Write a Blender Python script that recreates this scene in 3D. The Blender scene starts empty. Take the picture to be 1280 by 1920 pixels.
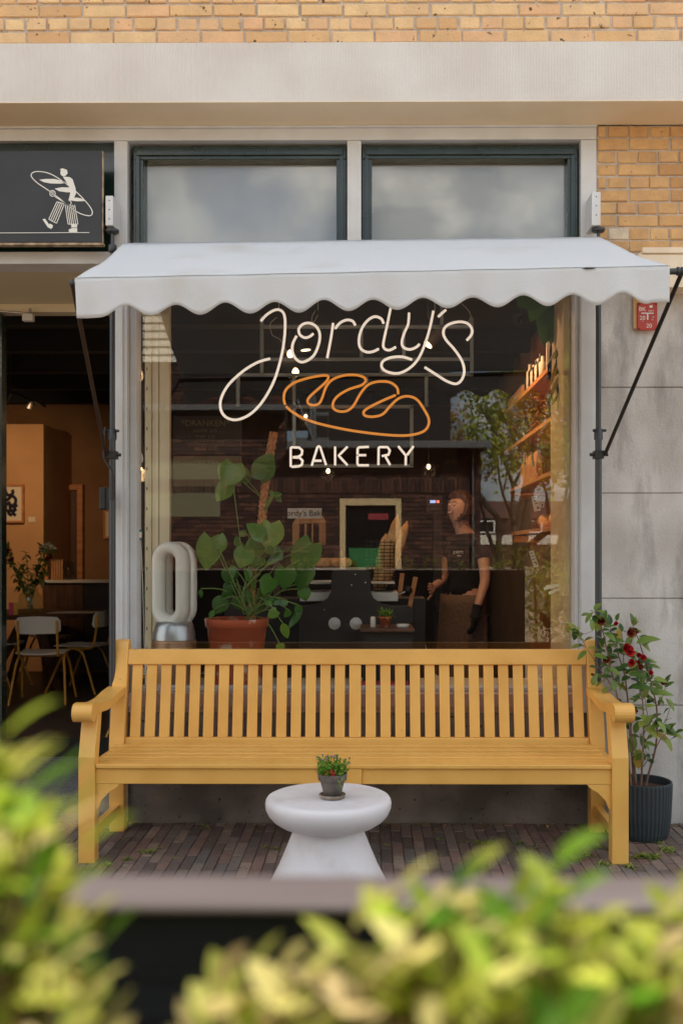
import bpy, bmesh, math, random
from mathutils import Vector, Matrix
random.seed(11)
R = math.radians
scene = bpy.context.scene
C = scene.collection

# ---------------------------------------------------------------- camera
F = 35.0/36.0*1920.0
CAMH = 1.38; PX0 = 677.0; PY0 = 1035.0; YAW = R(0.4)
cam_d = bpy.data.cameras.new('camera'); cam = bpy.data.objects.new('camera', cam_d); C.objects.link(cam)
cam_d.lens = 35.0; cam_d.sensor_width = 36.0; cam_d.sensor_fit = 'AUTO'
cam_d.clip_start = 0.02; cam_d.clip_end = 600
cam.location = (0, 0, CAMH); cam.rotation_euler = (R(90), 0, YAW)
cam_d.shift_x = -(PX0-640.0)/1920.0; cam_d.shift_y = (PY0-960.0)/1920.0
cam_d.dof.use_dof = True; cam_d.dof.focus_distance = 4.9; cam_d.dof.aperture_fstop = 4.0
scene.camera = cam
scene.render.resolution_x = 682; scene.render.resolution_y = 1024

# ---------------------------------------------------------------- world
SUN_EL = R(45); SUN_AZ = R(30)      # azimuth clockwise from +Y seen from above: the sun stands behind the shop, so its front lies in open shade
w = bpy.data.worlds.new('World'); scene.world = w; w.use_nodes = True
nt = w.node_tree; nt.nodes.clear()
N = nt.nodes.new; L = nt.links.new
out = N('ShaderNodeOutputWorld'); sky = N('ShaderNodeTexSky'); sky.sky_type = 'NISHITA'; sky.sun_disc = False
sky.sun_elevation = SUN_EL; sky.sun_rotation = SUN_AZ
b1 = N('ShaderNodeBackground'); b1.inputs[1].default_value = 0.10; L(sky.outputs[0], b1.inputs[0])
b2 = N('ShaderNodeBackground'); b2.inputs[1].default_value = 1.0
tc = N('ShaderNodeTexCoord'); mp = N('ShaderNodeMapping'); mp.inputs['Scale'].default_value = (1, 1, 1.25)
L(tc.outputs['Generated'], mp.inputs[0])
nz = N('ShaderNodeTexNoise'); nz.inputs['Scale'].default_value = 5.2; nz.inputs['Detail'].default_value = 10; nz.inputs['Roughness'].default_value = .55
L(mp.outputs[0], nz.inputs[0])
cr = N('ShaderNodeValToRGB'); cr.color_ramp.elements[0].position = .36; cr.color_ramp.elements[1].position = .56
L(nz.outputs[0], cr.inputs[0])
nz2 = N('ShaderNodeTexNoise'); nz2.inputs['Scale'].default_value = 11; nz2.inputs['Detail'].default_value = 9
L(mp.outputs[0], nz2.inputs[0])
cr2 = N('ShaderNodeValToRGB')
cr2.color_ramp.elements[0].position = .42; cr2.color_ramp.elements[0].color = (.28, .32, .37, 1)
cr2.color_ramp.elements[1].position = .58; cr2.color_ramp.elements[1].color = (.98, .95, .89, 1)
L(nz2.outputs[0], cr2.inputs[0]); L(cr2.outputs[0], b2.inputs[0])
mx = N('ShaderNodeMixShader'); L(cr.outputs[0], mx.inputs[0]); L(b1.outputs[0], mx.inputs[1]); L(b2.outputs[0], mx.inputs[2])
L(mx.outputs[0], out.inputs[0])

# ---------------------------------------------------------------- sun
sd = bpy.data.lights.new('sun', 'SUN'); sd.energy = 5.0; sd.angle = R(1.0); sd.color = (1.0, .95, .87)
sun = bpy.data.objects.new('sun', sd); C.objects.link(sun)
sdir = Vector((math.sin(SUN_AZ)*math.cos(SUN_EL), math.cos(SUN_AZ)*math.cos(SUN_EL), math.sin(SUN_EL)))
sun.rotation_euler = sdir.to_track_quat('Z', 'Y').to_euler(); sun.location = sdir*30

vs = scene.view_settings
scene.display_settings.display_device = 'sRGB'
vs.view_transform = 'Standard'; vs.look = 'None'; vs.gamma = 1.0; vs.exposure = 1.3; vs.use_curve_mapping = False
scene.cycles.max_bounces = 10; scene.cycles.transparent_max_bounces = 24; scene.cycles.glossy_bounces = 5
scene.cycles.sample_clamp_indirect = 6

# ---------------------------------------------------------------- helpers
def P(px, py, Y):
    """the point seen at photo pixel (px,py) that lies at distance Y from the lens plane"""
    u = (px-PX0)/F
    X = Y*(u*math.cos(YAW)-math.sin(YAW))/(math.cos(YAW)+u*math.sin(YAW))
    dep = Y*math.cos(YAW)-X*math.sin(YAW)
    return Vector((X, Y, CAMH-(py-PY0)/F*dep))
def XP(px, Y): return P(px, PY0, Y).x
def ZP(py, Y): return CAMH-(py-PY0)/F*Y

def srgb(r, g, b):
    f = lambda c: (c/255/12.92) if c/255 <= .04045 else ((c/255+.055)/1.055)**2.4
    return (f(r), f(g), f(b))

MATS = {}
def mat(name, col, rough=.6, col2=None, nscale=8, bump=0, bscale=60, metal=0, emit=None, estr=1, trans=0, spec=.5,
        stretch=(1, 1, 1), contrast=(.35, .65), specks=None, streak=None, coat=0, rnd=None, alpha=None):
    m = bpy.data.materials.new(name); m.use_nodes = True; nt = m.node_tree
    N = nt.nodes.new; L = nt.links.new
    p = nt.nodes['Principled BSDF']; o = nt.nodes['Material Output']
    p.inputs['Roughness'].default_value = rough; p.inputs['Metallic'].default_value = metal
    p.inputs['Specular IOR Level'].default_value = spec; p.inputs['Coat Weight'].default_value = coat
    p.inputs['Base Color'].default_value = (*col, 1)
    tc = N('ShaderNodeTexCoord'); mp = N('ShaderNodeMapping'); mp.inputs['Scale'].default_value = stretch
    L(tc.outputs['Object'], mp.inputs[0])
    colout = None
    if rnd:
        at = N('ShaderNodeAttribute'); at.attribute_name = 'rnd'
        r = N('ShaderNodeValToRGB'); e = r.color_ramp.elements
        while len(e) < len(rnd): e.new(.5)
        for i, c in enumerate(rnd): e[i].position = i/(len(rnd)-1); e[i].color = (*c, 1)
        L(at.outputs['Fac'], r.inputs[0]); colout = r.outputs[0]
    if col2:
        n = N('ShaderNodeTexNoise'); n.inputs['Scale'].default_value = nscale; n.inputs['Detail'].default_value = 6
        L(mp.outputs[0], n.inputs[0])
        r = N('ShaderNodeMapRange'); r.inputs[1].default_value = contrast[0]; r.inputs[2].default_value = contrast[1]
        L(n.outputs[0], r.inputs[0])
        x = N('ShaderNodeMix'); x.data_type = 'RGBA'; L(r.outputs[0], x.inputs[0])
        if colout: L(colout, x.inputs[6])
        else: x.inputs[6].default_value = (*col, 1)
        x.inputs[7].default_value = (*col2, 1); colout = x.outputs[2]
        if rnd: 
            ml = N('ShaderNodeMath'); ml.operation = 'MULTIPLY'; ml.inputs[1].default_value = .45
            L(r.outputs[0], ml.inputs[0]); L(ml.outputs[0], x.inputs[0])
    if specks:
        n = N('ShaderNodeTexNoise'); n.inputs['Scale'].default_value = specks[1]; n.inputs['Detail'].default_value = 3
        L(mp.outputs[0], n.inputs[0])
        r = N('ShaderNodeMapRange'); r.inputs[1].default_value = specks[2]; r.inputs[2].default_value = specks[2]+.05
        L(n.outputs[0], r.inputs[0])
        x = N('ShaderNodeMix'); x.data_type = 'RGBA'; L(r.outputs[0], x.inputs[0])
        if colout: L(colout, x.inputs[6])
        else: x.inputs[6].default_value = (*col, 1)
        x.inputs[7].default_value = (*specks[0], 1); colout = x.outputs[2]
    if streak:
        m3 = N('ShaderNodeMapping'); m3.inputs['Scale'].default_value = (3.2, 1, .9); L(tc.outputs['Object'], m3.inputs[0])
        n = N('ShaderNodeTexNoise'); n.inputs['Scale'].default_value = 1.6; n.inputs['Detail'].default_value = 8; n.inputs['Roughness'].default_value = .68; L(m3.outputs[0], n.inputs[0])
        r = N('ShaderNodeMapRange'); r.inputs[1].default_value = .49; r.inputs[2].default_value = .70; r.inputs[4].default_value = .72; L(n.outputs[0], r.inputs[0])
        x = N('ShaderNodeMix'); x.data_type = 'RGBA'; L(r.outputs[0], x.inputs[0]); L(colout, x.inputs[6]); x.inputs[7].default_value = (*streak, 1); colout = x.outputs[2]
    if colout: L(colout, p.inputs['Base Color'])
    if bump:
        n = N('ShaderNodeTexNoise'); n.inputs['Scale'].default_value = bscale; n.inputs['Detail'].default_value = 5
        L(mp.outputs[0], n.inputs[0])
        b = N('ShaderNodeBump'); b.inputs['Strength'].default_value = bump; b.inputs['Distance'].default_value = .01
        L(n.outputs[0], b.inputs['Height']); L(b.outputs[0], p.inputs['Normal'])
    if emit:
        p.inputs['Emission Color'].default_value = (*emit, 1); p.inputs['Emission Strength'].default_value = estr
    if trans:
        t = N('ShaderNodeBsdfTranslucent'); s = N('ShaderNodeMixShader'); s.inputs[0].default_value = trans
        if colout: L(colout, t.inputs[0])
        else: t.inputs[0].default_value = (*col, 1)
        L(p.outputs[0], s.inputs[1]); L(t.outputs[0], s.inputs[2]); L(s.outputs[0], o.inputs[0])
    MATS[name] = m
    return m

def glass_mat(name, fac, tint=(1, 1, 1), rough=0.0, wav=0.0, top=.9):
    m = bpy.data.materials.new(name); m.use_nodes = True; nt = m.node_tree; nt.nodes.clear()
    N = nt.nodes.new; L = nt.links.new
    o = N('ShaderNodeOutputMaterial'); t = N('ShaderNodeBsdfTransparent'); g = N('ShaderNodeBsdfGlossy'); s = N('ShaderNodeMixShader')
    t.inputs[0].default_value = (*tint, 1); g.inputs['Roughness'].default_value = rough
    lw = N('ShaderNodeLayerWeight'); lw.inputs[0].default_value = .35
    mr = N('ShaderNodeMapRange'); mr.inputs[3].default_value = fac; mr.inputs[4].default_value = top
    pw = N('ShaderNodeMath'); pw.operation = 'POWER'; pw.inputs[1].default_value = 4
    L(lw.outputs['Facing'], pw.inputs[0]); L(pw.outputs[0], mr.inputs[0])
    if wav:
        tc = N('ShaderNodeTexCoord'); n = N('ShaderNodeTexNoise'); n.inputs['Scale'].default_value = 1.3
        b = N('ShaderNodeBump'); b.inputs['Strength'].default_value = wav; b.inputs['Distance'].default_value = .01
        L(tc.outputs['Object'], n.inputs[0]); L(n.outputs[0], b.inputs['Height']); L(b.outputs[0], g.inputs['Normal'])
    L(mr.outputs[0], s.inputs[0]); L(t.outputs[0], s.inputs[1]); L(g.outputs[0], s.inputs[2]); L(s.outputs[0], o.inputs[0])
    MATS[name] = m
    return m

def link(o, parent=None):
    C.objects.link(o)
    if parent: o.parent = parent
    return o
def tag(o, label=None, cat=None, group=None, kind=None):
    if label: o['label'] = label
    if cat: o['category'] = cat
    if group: o['group'] = group
    if kind: o['kind'] = kind
    return o
def empty(name, loc, label, cat, group=None, kind=None):
    o = bpy.data.objects.new(name, None); o.empty_display_size = .1; o.location = loc
    C.objects.link(o); return tag(o, label, cat, group, kind)
def wloc(o):
    v = Vector((0, 0, 0))
    while o: v += o.location; o = o.parent
    return v
def copy_tree(o, parent=None):
    c = o.copy(); C.objects.link(c); c.parent = parent
    for ch in list(o.children): copy_tree(ch, c)
    return c

class MB:
    def __init__(s): s.v = []; s.f = []; s.m = []; s.r = []; s.sm = []
    def add(s, vs, fs, m=0, r=0.5, sm=False):
        b = len(s.v); s.v += [Vector(v) for v in vs]
        for f in fs: s.f.append([b+i for i in f]); s.m.append(m); s.r.append(r); s.sm.append(sm)
    def box(s, a, b, m=0, r=.5, M=None):
        x0, y0, z0 = a; x1, y1, z1 = b
        x0, x1 = min(x0, x1), max(x0, x1); y0, y1 = min(y0, y1), max(y0, y1); z0, z1 = min(z0, z1), max(z0, z1)
        vs = [Vector(p) for p in ((x0, y0, z0), (x1, y0, z0), (x1, y1, z0), (x0, y1, z0), (x0, y0, z1), (x1, y0, z1), (x1, y1, z1), (x0, y1, z1))]
        if M: vs = [M @ v for v in vs]
        s.add(vs, [(0, 3, 2, 1), (4, 5, 6, 7), (0, 1, 5, 4), (1, 2, 6, 5), (2, 3, 7, 6), (3, 0, 4, 7)], m, r)
        return s
    def prism(s, pts, axis, a, b, m=0, r=.5):
        """pts 2d outline extruded along axis 'x','y','z' from a to b"""
        n = len(pts)
        def mk(p, t):
            return {'x': (t, p[0], p[1]), 'y': (p[0], t, p[1]), 'z': (p[0], p[1], t)}[axis]
        vs = [mk(p, a) for p in pts]+[mk(p, b) for p in pts]
        s.add(vs, [tuple(range(n))[::-1], tuple(range(n, 2*n))]+[(i, (i+1) % n, n+(i+1) % n, n+i) for i in range(n)], m, r)
        return s
    def tube(s, pts, rad, n=8, m=0, closed=False, cap=True, r=.5):
        pts = [Vector(p) for p in pts]; k = len(pts)
        rads = rad if isinstance(rad, (list, tuple)) else [rad]*k
        rings = []; up = None
        for i, p in enumerate(pts):
            if closed: t = pts[(i+1) % k]-pts[i-1]
            else: t = pts[min(i+1, k-1)]-pts[max(i-1, 0)]
            if t.length < 1e-9: t = Vector((0, 0, 1))
            t.normalize()
            if up is None:
                a = Vector((0, 0, 1)) if abs(t.z) < .9 else Vector((0, 1, 0))
                up = (a-t*a.dot(t)).normalized()
            else:
                up = up-t*up.dot(t)
                up = up.normalized() if up.length > 1e-6 else t.orthogonal().normalized()
            sd = t.cross(up)
            rings.append([p+(up*math.cos(2*math.pi*j/n)+sd*math.sin(2*math.pi*j/n))*rads[i] for j in range(n)])
        vs = [v for rg in rings for v in rg]; fs = []
        for i in range(k if closed else k-1):
            a = i*n; b = ((i+1) % k)*n
            for j in range(n): fs.append((a+j, b+j, b+(j+1) % n, a+(j+1) % n))
        s.add(vs, fs, m, r, True)
        if cap and not closed:
            s.add(rings[0], [tuple(range(n))], m, r); s.add(rings[-1], [tuple(range(n))[::-1]], m, r)
        return s
    def lathe(s, prof, c=(0, 0, 0), n=32, m=0, r=.5, sm=True):
        c = Vector(c); k = len(prof); vs = []
        for (rr, z) in prof:
            for j in range(n):
                a = 2*math.pi*j/n; vs.append(c+Vector((rr*math.cos(a), rr*math.sin(a), z)))
        fs = [(i*n+j, i*n+(j+1) % n, (i+1)*n+(j+1) % n, (i+1)*n+j) for i in range(k-1) for j in range(n)]
        s.add(vs, fs, m, r, sm)
        if prof[0][0] > 1e-5: s.add(vs[:n], [tuple(range(n))[::-1]], m, r)
        if prof[-1][0] > 1e-5: s.add(vs[-n:], [tuple(range(n))], m, r)
        return s
    def ball(s, c, rad, m=0, n=10, k=7, r=.5):
        rx, ry, rz = rad if isinstance(rad, (tuple, list)) else (rad,)*3
        vs = []; c = Vector(c)
        for i in range(k+1):
            t = math.pi*i/k
            for j in range(n):
                a = 2*math.pi*j/n; vs.append(c+Vector((rx*math.sin(t)*math.cos(a), ry*math.sin(t)*math.sin(a), rz*math.cos(t))))
        s.add(vs, [(i*n+j, (i+1)*n+j, (i+1)*n+(j+1) % n, i*n+(j+1) % n) for i in range(k) for j in range(n)], m, r, True)
        return s
    def leaf(s, base, d, up, ln, wd, curl=.2, fold=.25, m=0, kind='ovate', seg=5, r=.5):
        base = Vector(base); d = Vector(d).normalized(); up = Vector(up); up = up-d*up.dot(d)
        up = up.normalized() if up.length > 1e-4 else d.orthogonal().normalized()
        sd = d.cross(up); vs = []
        for i in range(seg+1):
            t = i/seg
            if kind == 'heart':
                wv = wd*.5*(1.28*math.sin(math.pi*min(1, (t+.10)/1.10)**.75)**.9 if t < 1 else 0)
                back = -.16*ln*(1-t)**3
            elif kind == 'blade':
                wv = wd*.5*(1-t)**.7; back = 0
            else:
                wv = wd*.5*math.sin(math.pi*t**.85)**.8 if 0 < t < 1 else 0; back = 0
            c = base+d*(ln*t)-up*(curl*ln*t*t)
            vs += [c+sd*wv+up*(fold*wv)+d*back, c, c-sd*wv+up*(fold*wv)+d*back]
        fs = []
        for i in range(seg):
            a = i*3; fs += [(a, a+1, a+4, a+3), (a+1, a+2, a+5, a+4)]
        s.add(vs, fs, m, r, True)
        return s
    def build(s, name, mats, parent=None, bev=0, sub=0, solid=0, smooth=None, bseg=2, loc=None):
        me = bpy.data.meshes.new(name)
        if parent is not None: off = wloc(parent)
        elif loc is not None: off = Vector(loc)
        else:
            xs = [v.x for v in s.v]; ys = [v.y for v in s.v]; zs = [v.z for v in s.v]
            off = Vector(((min(xs)+max(xs))/2, (min(ys)+max(ys))/2, min(zs)))
        me.from_pydata([v-off for v in s.v], [], s.f)
        for mm in (mats if isinstance(mats, (list, tuple)) else [mats]): me.materials.append(MATS[mm] if isinstance(mm, str) else mm)
        me.polygons.foreach_set('material_index', s.m)
        me.polygons.foreach_set('use_smooth', [bool(x) if smooth is None else smooth for x in s.sm])
        at = me.attributes.new('rnd', 'FLOAT', 'FACE'); at.data.foreach_set('value', s.r)
        me.validate(); me.update()
        o = bpy.data.objects.new(name, me); C.objects.link(o)
        if parent is not None: o.parent = parent
        else: o.location = off
        if solid: md = o.modifiers.new('s', 'SOLIDIFY'); md.thickness = solid; md.offset = 0
        if bev:
            md = o.modifiers.new('b', 'BEVEL'); md.width = bev; md.segments = bseg; md.limit_method = 'ANGLE'; md.angle_limit = R(35)
            md.harden_normals = False
        if sub: md = o.modifiers.new('u', 'SUBSURF'); md.levels = sub; md.render_levels = sub
        return o

def text_into(mb, body, pos, size, m=0, ext=.0006, align='CENTER', rz=0, mirror=False, tilt=0):
    cu = bpy.data.curves.new('t', 'FONT'); cu.body = body; cu.size = size; cu.extrude = ext; cu.align_x = align; cu.align_y = 'CENTER'
    cu.resolution_u = 3
    o = bpy.data.objects.new('t', cu); C.objects.link(o); bpy.context.view_layer.update()
    me = bpy.data.meshes.new_from_object(o.evaluated_get(bpy.context.evaluated_depsgraph_get()))
    M = Matrix.Translation(Vector(pos)) @ Matrix.Rotation(rz, 4, 'Z') @ Matrix.Rotation(R(90), 4, 'X') @ Matrix.Rotation(tilt, 4, 'Z')
    if mirror: M = M @ Matrix.Scale(-1, 4, (1, 0, 0))
    mb.add([M @ v.co for v in me.vertices], [tuple(p.vertices) for p in me.polygons], m)
    bpy.data.objects.remove(o); bpy.data.curves.remove(cu); bpy.data.meshes.remove(me)

def smoothpts(pts, sub=4, closed=False):
    pts = [Vector(p) for p in pts]; n = len(pts); o = []
    rng = n if closed else n-1
    for i in range(rng):
        if closed: p0, p1, p2, p3 = pts[i-1], pts[i], pts[(i+1) % n], pts[(i+2) % n]
        else: p0, p1, p2, p3 = pts[max(i-1, 0)], pts[i], pts[i+1], pts[min(i+2, n-1)]
        for k in range(sub):
            t = k/sub
            o.append(.5*((2*p1)+(p2-p0)*t+(2*p0-5*p1+4*p2-p3)*t*t+(3*p1-p0-3*p2+p3)*t**3))
    if not closed: o.append(pts[-1])
    return o
def rv(a, b): return random.uniform(a, b)
def rdir():
    while True:
        v = Vector((rv(-1, 1), rv(-1, 1), rv(-1, 1)))
        if .05 < v.length < 1: return v.normalized()

# ---------------------------------------------------------------- materials
mat('yellow_brick', srgb(225, 185, 128), .85, col2=srgb(196, 166, 128), nscale=14, bump=.5, bscale=90,
    rnd=[srgb(212, 168, 120), srgb(228, 190, 138), srgb(236, 204, 156), srgb(224, 188, 144), srgb(232, 186, 144)], specks=((.12, .07, .04), 30, .67))
mat('dark_yellow_brick', srgb(204, 168, 122), .85, col2=srgb(166, 134, 102), nscale=14, bump=.5, bscale=90,
    rnd=[srgb(196, 150, 100), srgb(214, 172, 118), srgb(222, 184, 130), srgb(212, 168, 122), srgb(222, 212, 192)], specks=((.07, .045, .03), 34, .69))
mat('mortar', srgb(206, 194, 182), .95, col2=srgb(178, 166, 154), nscale=20, bump=.5, bscale=120)
mat('soffit_bounce_cream', srgb(240, 222, 192), .8, col2=srgb(232, 212, 180), nscale=3)  # warm ground bounce put into the colour of the beam's underside
mat('box_cream', srgb(240, 226, 204), .8, col2=srgb(226, 206, 180), nscale=6)
mat('seam_grey', srgb(150, 150, 152), .8)
mat('render_cream', srgb(222, 221, 219), .8, col2=srgb(214, 210, 206), nscale=3, bump=.2, bscale=70)
mat('white_paint', srgb(212, 216, 220), .45, col2=srgb(202, 204, 206), nscale=5, bump=.05, bscale=30)
mat('pink_paint', srgb(205, 180, 170), .5, col2=srgb(188, 165, 156), nscale=6, bump=.08, bscale=30)
mat('green_paint', srgb(30, 50, 47), .25, col2=srgb(24, 42, 38), nscale=10, bump=.06, bscale=40, coat=.3, specks=(srgb(150, 140, 120), 30, .74))
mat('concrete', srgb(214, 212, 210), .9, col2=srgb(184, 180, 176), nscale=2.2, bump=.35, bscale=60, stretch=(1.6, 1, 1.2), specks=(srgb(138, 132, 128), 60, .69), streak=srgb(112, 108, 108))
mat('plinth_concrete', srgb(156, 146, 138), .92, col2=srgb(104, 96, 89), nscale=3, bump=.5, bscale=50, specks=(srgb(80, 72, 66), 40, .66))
mat('paver', srgb(120, 95, 85), .85, col2=srgb(95, 88, 84), nscale=9, bump=.5, bscale=80,
    rnd=[srgb(84, 72, 68), srgb(110, 92, 84), srgb(134, 106, 96), srgb(104, 99, 95), srgb(152, 130, 116)], specks=(srgb(75, 66, 58), 50, .66))
mat('joint_sand', srgb(72, 64, 54), .95, col2=srgb(88, 78, 64), nscale=30)
mat('street', srgb(200, 172, 142), .9, col2=srgb(174, 148, 120), nscale=2, bump=.3)
mat('slab', srgb(118, 120, 122), .8, col2=srgb(92, 94, 97), nscale=40, specks=(srgb(160, 160, 160), 150, .62), bump=.2)
mat('mustard', srgb(240, 186, 98), .36, col2=srgb(226, 168, 82), nscale=5, contrast=(.42, .8), bump=.05, bscale=26, stretch=(1, 1, 1), specks=(srgb(150, 110, 60), 42, .735))
mat('chair_yellow', srgb(214, 158, 62), .4)
mat('table_white', srgb(230, 227, 230), .5, col2=srgb(214, 206, 206), nscale=7, contrast=(.5, .75), bump=.12, bscale=220, specks=(srgb(176, 168, 164), 60, .72))
mat('awning_cloth', srgb(231, 236, 241), .9, col2=srgb(208, 202, 192), nscale=2.2, bump=.35, bscale=300, trans=.22, contrast=(.55, .95))
mat('under_cloth', srgb(120, 122, 120), .95)
mat('grey_metal', srgb(72, 76, 80), .4, metal=.5)
mat('black_metal', srgb(34, 34, 35), .45)
mat('rust_metal', srgb(70, 54, 44), .5, metal=.3)
mat('chrome', srgb(190, 190, 190), .25, metal=1)
mat('sign_black', srgb(52, 56, 62), .6, col2=srgb(46, 49, 54), nscale=4)
mat('sign_white', srgb(228, 228, 222), .6)
mat('sign_edge', srgb(190, 170, 140), .6, col2=srgb(120, 100, 80), nscale=20)
mat('neon_white', srgb(240, 230, 220), .3, emit=srgb(255, 236, 218), estr=.29)
mat('neon_amber', srgb(220, 150, 70), .3, emit=srgb(236, 146, 58), estr=.26)
mat('clear_frame', srgb(120, 120, 112), .3, spec=.6)
mat('red_plate', srgb(190, 66, 58), .5, col2=srgb(170, 58, 52), nscale=12)
mat('plate_back', srgb(205, 165, 110), .6)
mat('screw', srgb(60, 40, 38), .5, metal=.4)
mat('terracotta', srgb(186, 92, 58), .75, col2=srgb(222, 196, 182), nscale=9, contrast=(.57, .66), bump=.2)
mat('grey_clay', srgb(118, 108, 100), .85, col2=srgb(84, 76, 72), nscale=18, bump=.3, specks=(srgb(205, 200, 195), 26, .73))
mat('saucer_clay', srgb(165, 150, 134), .85, col2=srgb(120, 106, 94), nscale=18)
mat('anthracite', srgb(56, 66, 72), .45, bump=.05)
mat('soil', srgb(62, 44, 34), .95, bump=.8, bscale=60, col2=srgb(92, 66, 50), nscale=30)
mat('camellia_leaf', srgb(72, 92, 40), .3, rnd=[srgb(54, 84, 40), srgb(84, 116, 48), srgb(124, 148, 62), srgb(156, 160, 72), srgb(190, 150, 62)], trans=.2)
mat('camellia_stem', srgb(140, 112, 92), .8, col2=srgb(104, 80, 66), nscale=30)
mat('red_petal', srgb(196, 34, 42), .6, rnd=[srgb(150, 22, 30), srgb(206, 40, 46), srgb(226, 66, 66)], trans=.2)
mat('brown_petal', srgb(140, 60, 44), .7, rnd=[srgb(96, 36, 30), srgb(150, 66, 48), srgb(170, 92, 64)])
mat('herb_leaf', srgb(90, 130, 44), .5, rnd=[srgb(70, 124, 34), srgb(112, 160, 50), srgb(160, 190, 74)], trans=.3)
mat('blue_petal', srgb(98, 108, 180), .6)
mat('hedge_leaf', srgb(150, 170, 60), .7, rnd=[srgb(60, 108, 30), srgb(122, 158, 40), srgb(172, 178, 62), srgb(200, 194, 108), srgb(200, 176, 124)], trans=.5, spec=.15)
mat('stem_brown', srgb(104, 78, 52), .8)
mat('planter_wood', srgb(38, 40, 46), .7, col2=srgb(28, 29, 34), nscale=3, stretch=(.6, 4, 14), bump=.3, bscale=12)
mat('rim_wood', srgb(166, 150, 144), .6, col2=srgb(140, 122, 116), nscale=3, stretch=(.6, 6, 6))
mat('weed', srgb(110, 135, 55), .6, rnd=[srgb(84, 112, 40), srgb(128, 150, 60), srgb(168, 168, 84)], trans=.2)
mat('litter', srgb(160, 110, 66), .8, rnd=[srgb(70, 46, 34), srgb(166, 122, 76), srgb(206, 170, 120)])
mat('monstera_leaf', srgb(60, 100, 46), .22, rnd=[srgb(50, 96, 40), srgb(84, 134, 50), srgb(132, 160, 64)], trans=.25)
mat('green_stem', srgb(112, 136, 66), .5)
mat('coir', srgb(214, 150, 98), .95, col2=srgb(150, 98, 62), nscale=60, bump=.4, bscale=160)
mat('plastic_white', srgb(236, 236, 230), .3)
mat('silver', srgb(196, 200, 204), .35, metal=.8)
mat('black_gloss', srgb(24, 24, 26), .2)
mat('wood_shelf', srgb(206, 146, 94), .55, col2=srgb(176, 116, 70), nscale=4, stretch=(1, .3, 6))
mat('dark_wood', srgb(96, 66, 46), .55, col2=srgb(66, 44, 32), nscale=4, stretch=(5, 1, .6))
mat('kraft', srgb(186, 140, 98), .85, col2=srgb(160, 116, 78), nscale=9, bump=.4, bscale=20)
mat('paper', srgb(234, 224, 206), .8)
mat('ink', srgb(40, 36, 36), .8)
mat('navy_ink', srgb(26, 30, 52), .8)
mat('bread', srgb(206, 148, 84), .75, col2=srgb(232, 192, 134), nscale=16, bump=.5, bscale=40)
mat('wire_black', srgb(26, 24, 24), .5)
mat('steel_white', srgb(206, 206, 204), .4)
mat('machine_black', srgb(36, 34, 35), .45, col2=srgb(46, 42, 41), nscale=4, stretch=(1, 1, 8))
mat('interior_wall', srgb(150, 116, 84), .9, col2=srgb(136, 104, 76), nscale=2, bump=.1)
mat('orange_wall', srgb(196, 130, 88), .9, col2=srgb(176, 112, 74), nscale=2)
mat('tan_wall', srgb(214, 170, 124), .9, col2=srgb(200, 156, 112), nscale=2)
mat('dark_wall', srgb(44, 38, 35), .9, col2=srgb(36, 31, 29), nscale=3)
mat('ceiling_black', srgb(26, 25, 25), .9)
mat('floor_grey', srgb(74, 68, 64), .45, col2=srgb(60, 54, 52), nscale=1.5)
mat('mat_dark', srgb(38, 40, 43), .95, bump=.4, bscale=300)
mat('inner_cream', srgb(214, 204, 176), .5)
mat('reveal_yellow', srgb(205, 178, 136), .6)
mat('blind_grey', srgb(196, 192, 188), .7)
mat('board_olive', srgb(120, 116, 90), .7)
mat('chair_grey', srgb(228, 226, 216), .5)
mat('skin', srgb(206, 164, 146), .5, trans=.05)
mat('hair', srgb(92, 58, 40), .55, col2=srgb(60, 36, 26), nscale=30, stretch=(4, 4, .6))
mat('cloth_black', srgb(22, 22, 24), .9)
mat('apron', srgb(112, 92, 78), .9, col2=srgb(92, 76, 66), nscale=50)
mat('lip', srgb(176, 92, 84), .5)
mat('tooth', srgb(235, 230, 222), .4)
mat('bulb', (1, .8, .5), .3, emit=(1, .72, .4), estr=2)
mat('led_red', (1, .1, .05), .3, emit=(1, .08, .04), estr=2)
mat('led_blue', (.3, .4, .9), .3, emit=(.35, .45, .8), estr=.5)
mat('teal', srgb(30, 122, 134), .5)
mat('poster_green', srgb(46, 120, 66), .7)
mat('poster_red', srgb(150, 50, 56), .7)
mat('candle', srgb(226, 150, 96), .6)
mat('pink_card', srgb(230, 90, 130), .7)
mat('yellow_card', srgb(230, 196, 80), .7)
mat('petal_white', srgb(226, 222, 200), .6)
mat('petal_dark_red', srgb(120, 24, 32), .6)
mat('opp_brick', srgb(84, 52, 42), .85, rnd=[srgb(50, 32, 28), srgb(80, 50, 40), srgb(106, 70, 54)], col2=srgb(48, 32, 28), nscale=3)
mat('opp_mortar', srgb(38, 30, 27), .9)
mat('opp_tile', srgb(92, 62, 52), .8)
mat('opp_siding', srgb(214, 208, 192), .7)
mat('opp_dark', srgb(44, 36, 34), .8)
mat('gutter_grey', srgb(100, 102, 102), .5)
mat('cream_frame', srgb(214, 190, 144), .6)
mat('tree_leaf', srgb(120, 140, 50), .6, rnd=[srgb(96, 120, 44), srgb(158, 174, 66), srgb(204, 200, 96)], trans=.45)
mat('tree_leaf_orange', srgb(170, 120, 60), .6, rnd=[srgb(120, 84, 46), srgb(170, 122, 66), srgb(190, 150, 84)], trans=.35)
mat('bark', srgb(84, 70, 56), .9, bump=.6, bscale=20)
mat('cord', srgb(214, 206, 186), .6)
glass_mat('shop_glass', .062, (.97, .975, .97), wav=.002)
glass_mat('upper_glass', .085, (.9, .92, .92), wav=.002)
glass_mat('vase_glass', .06, (.82, .88, .82))
glass_mat('side_glass', .015, (.97, .97, .95), top=.12)
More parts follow.
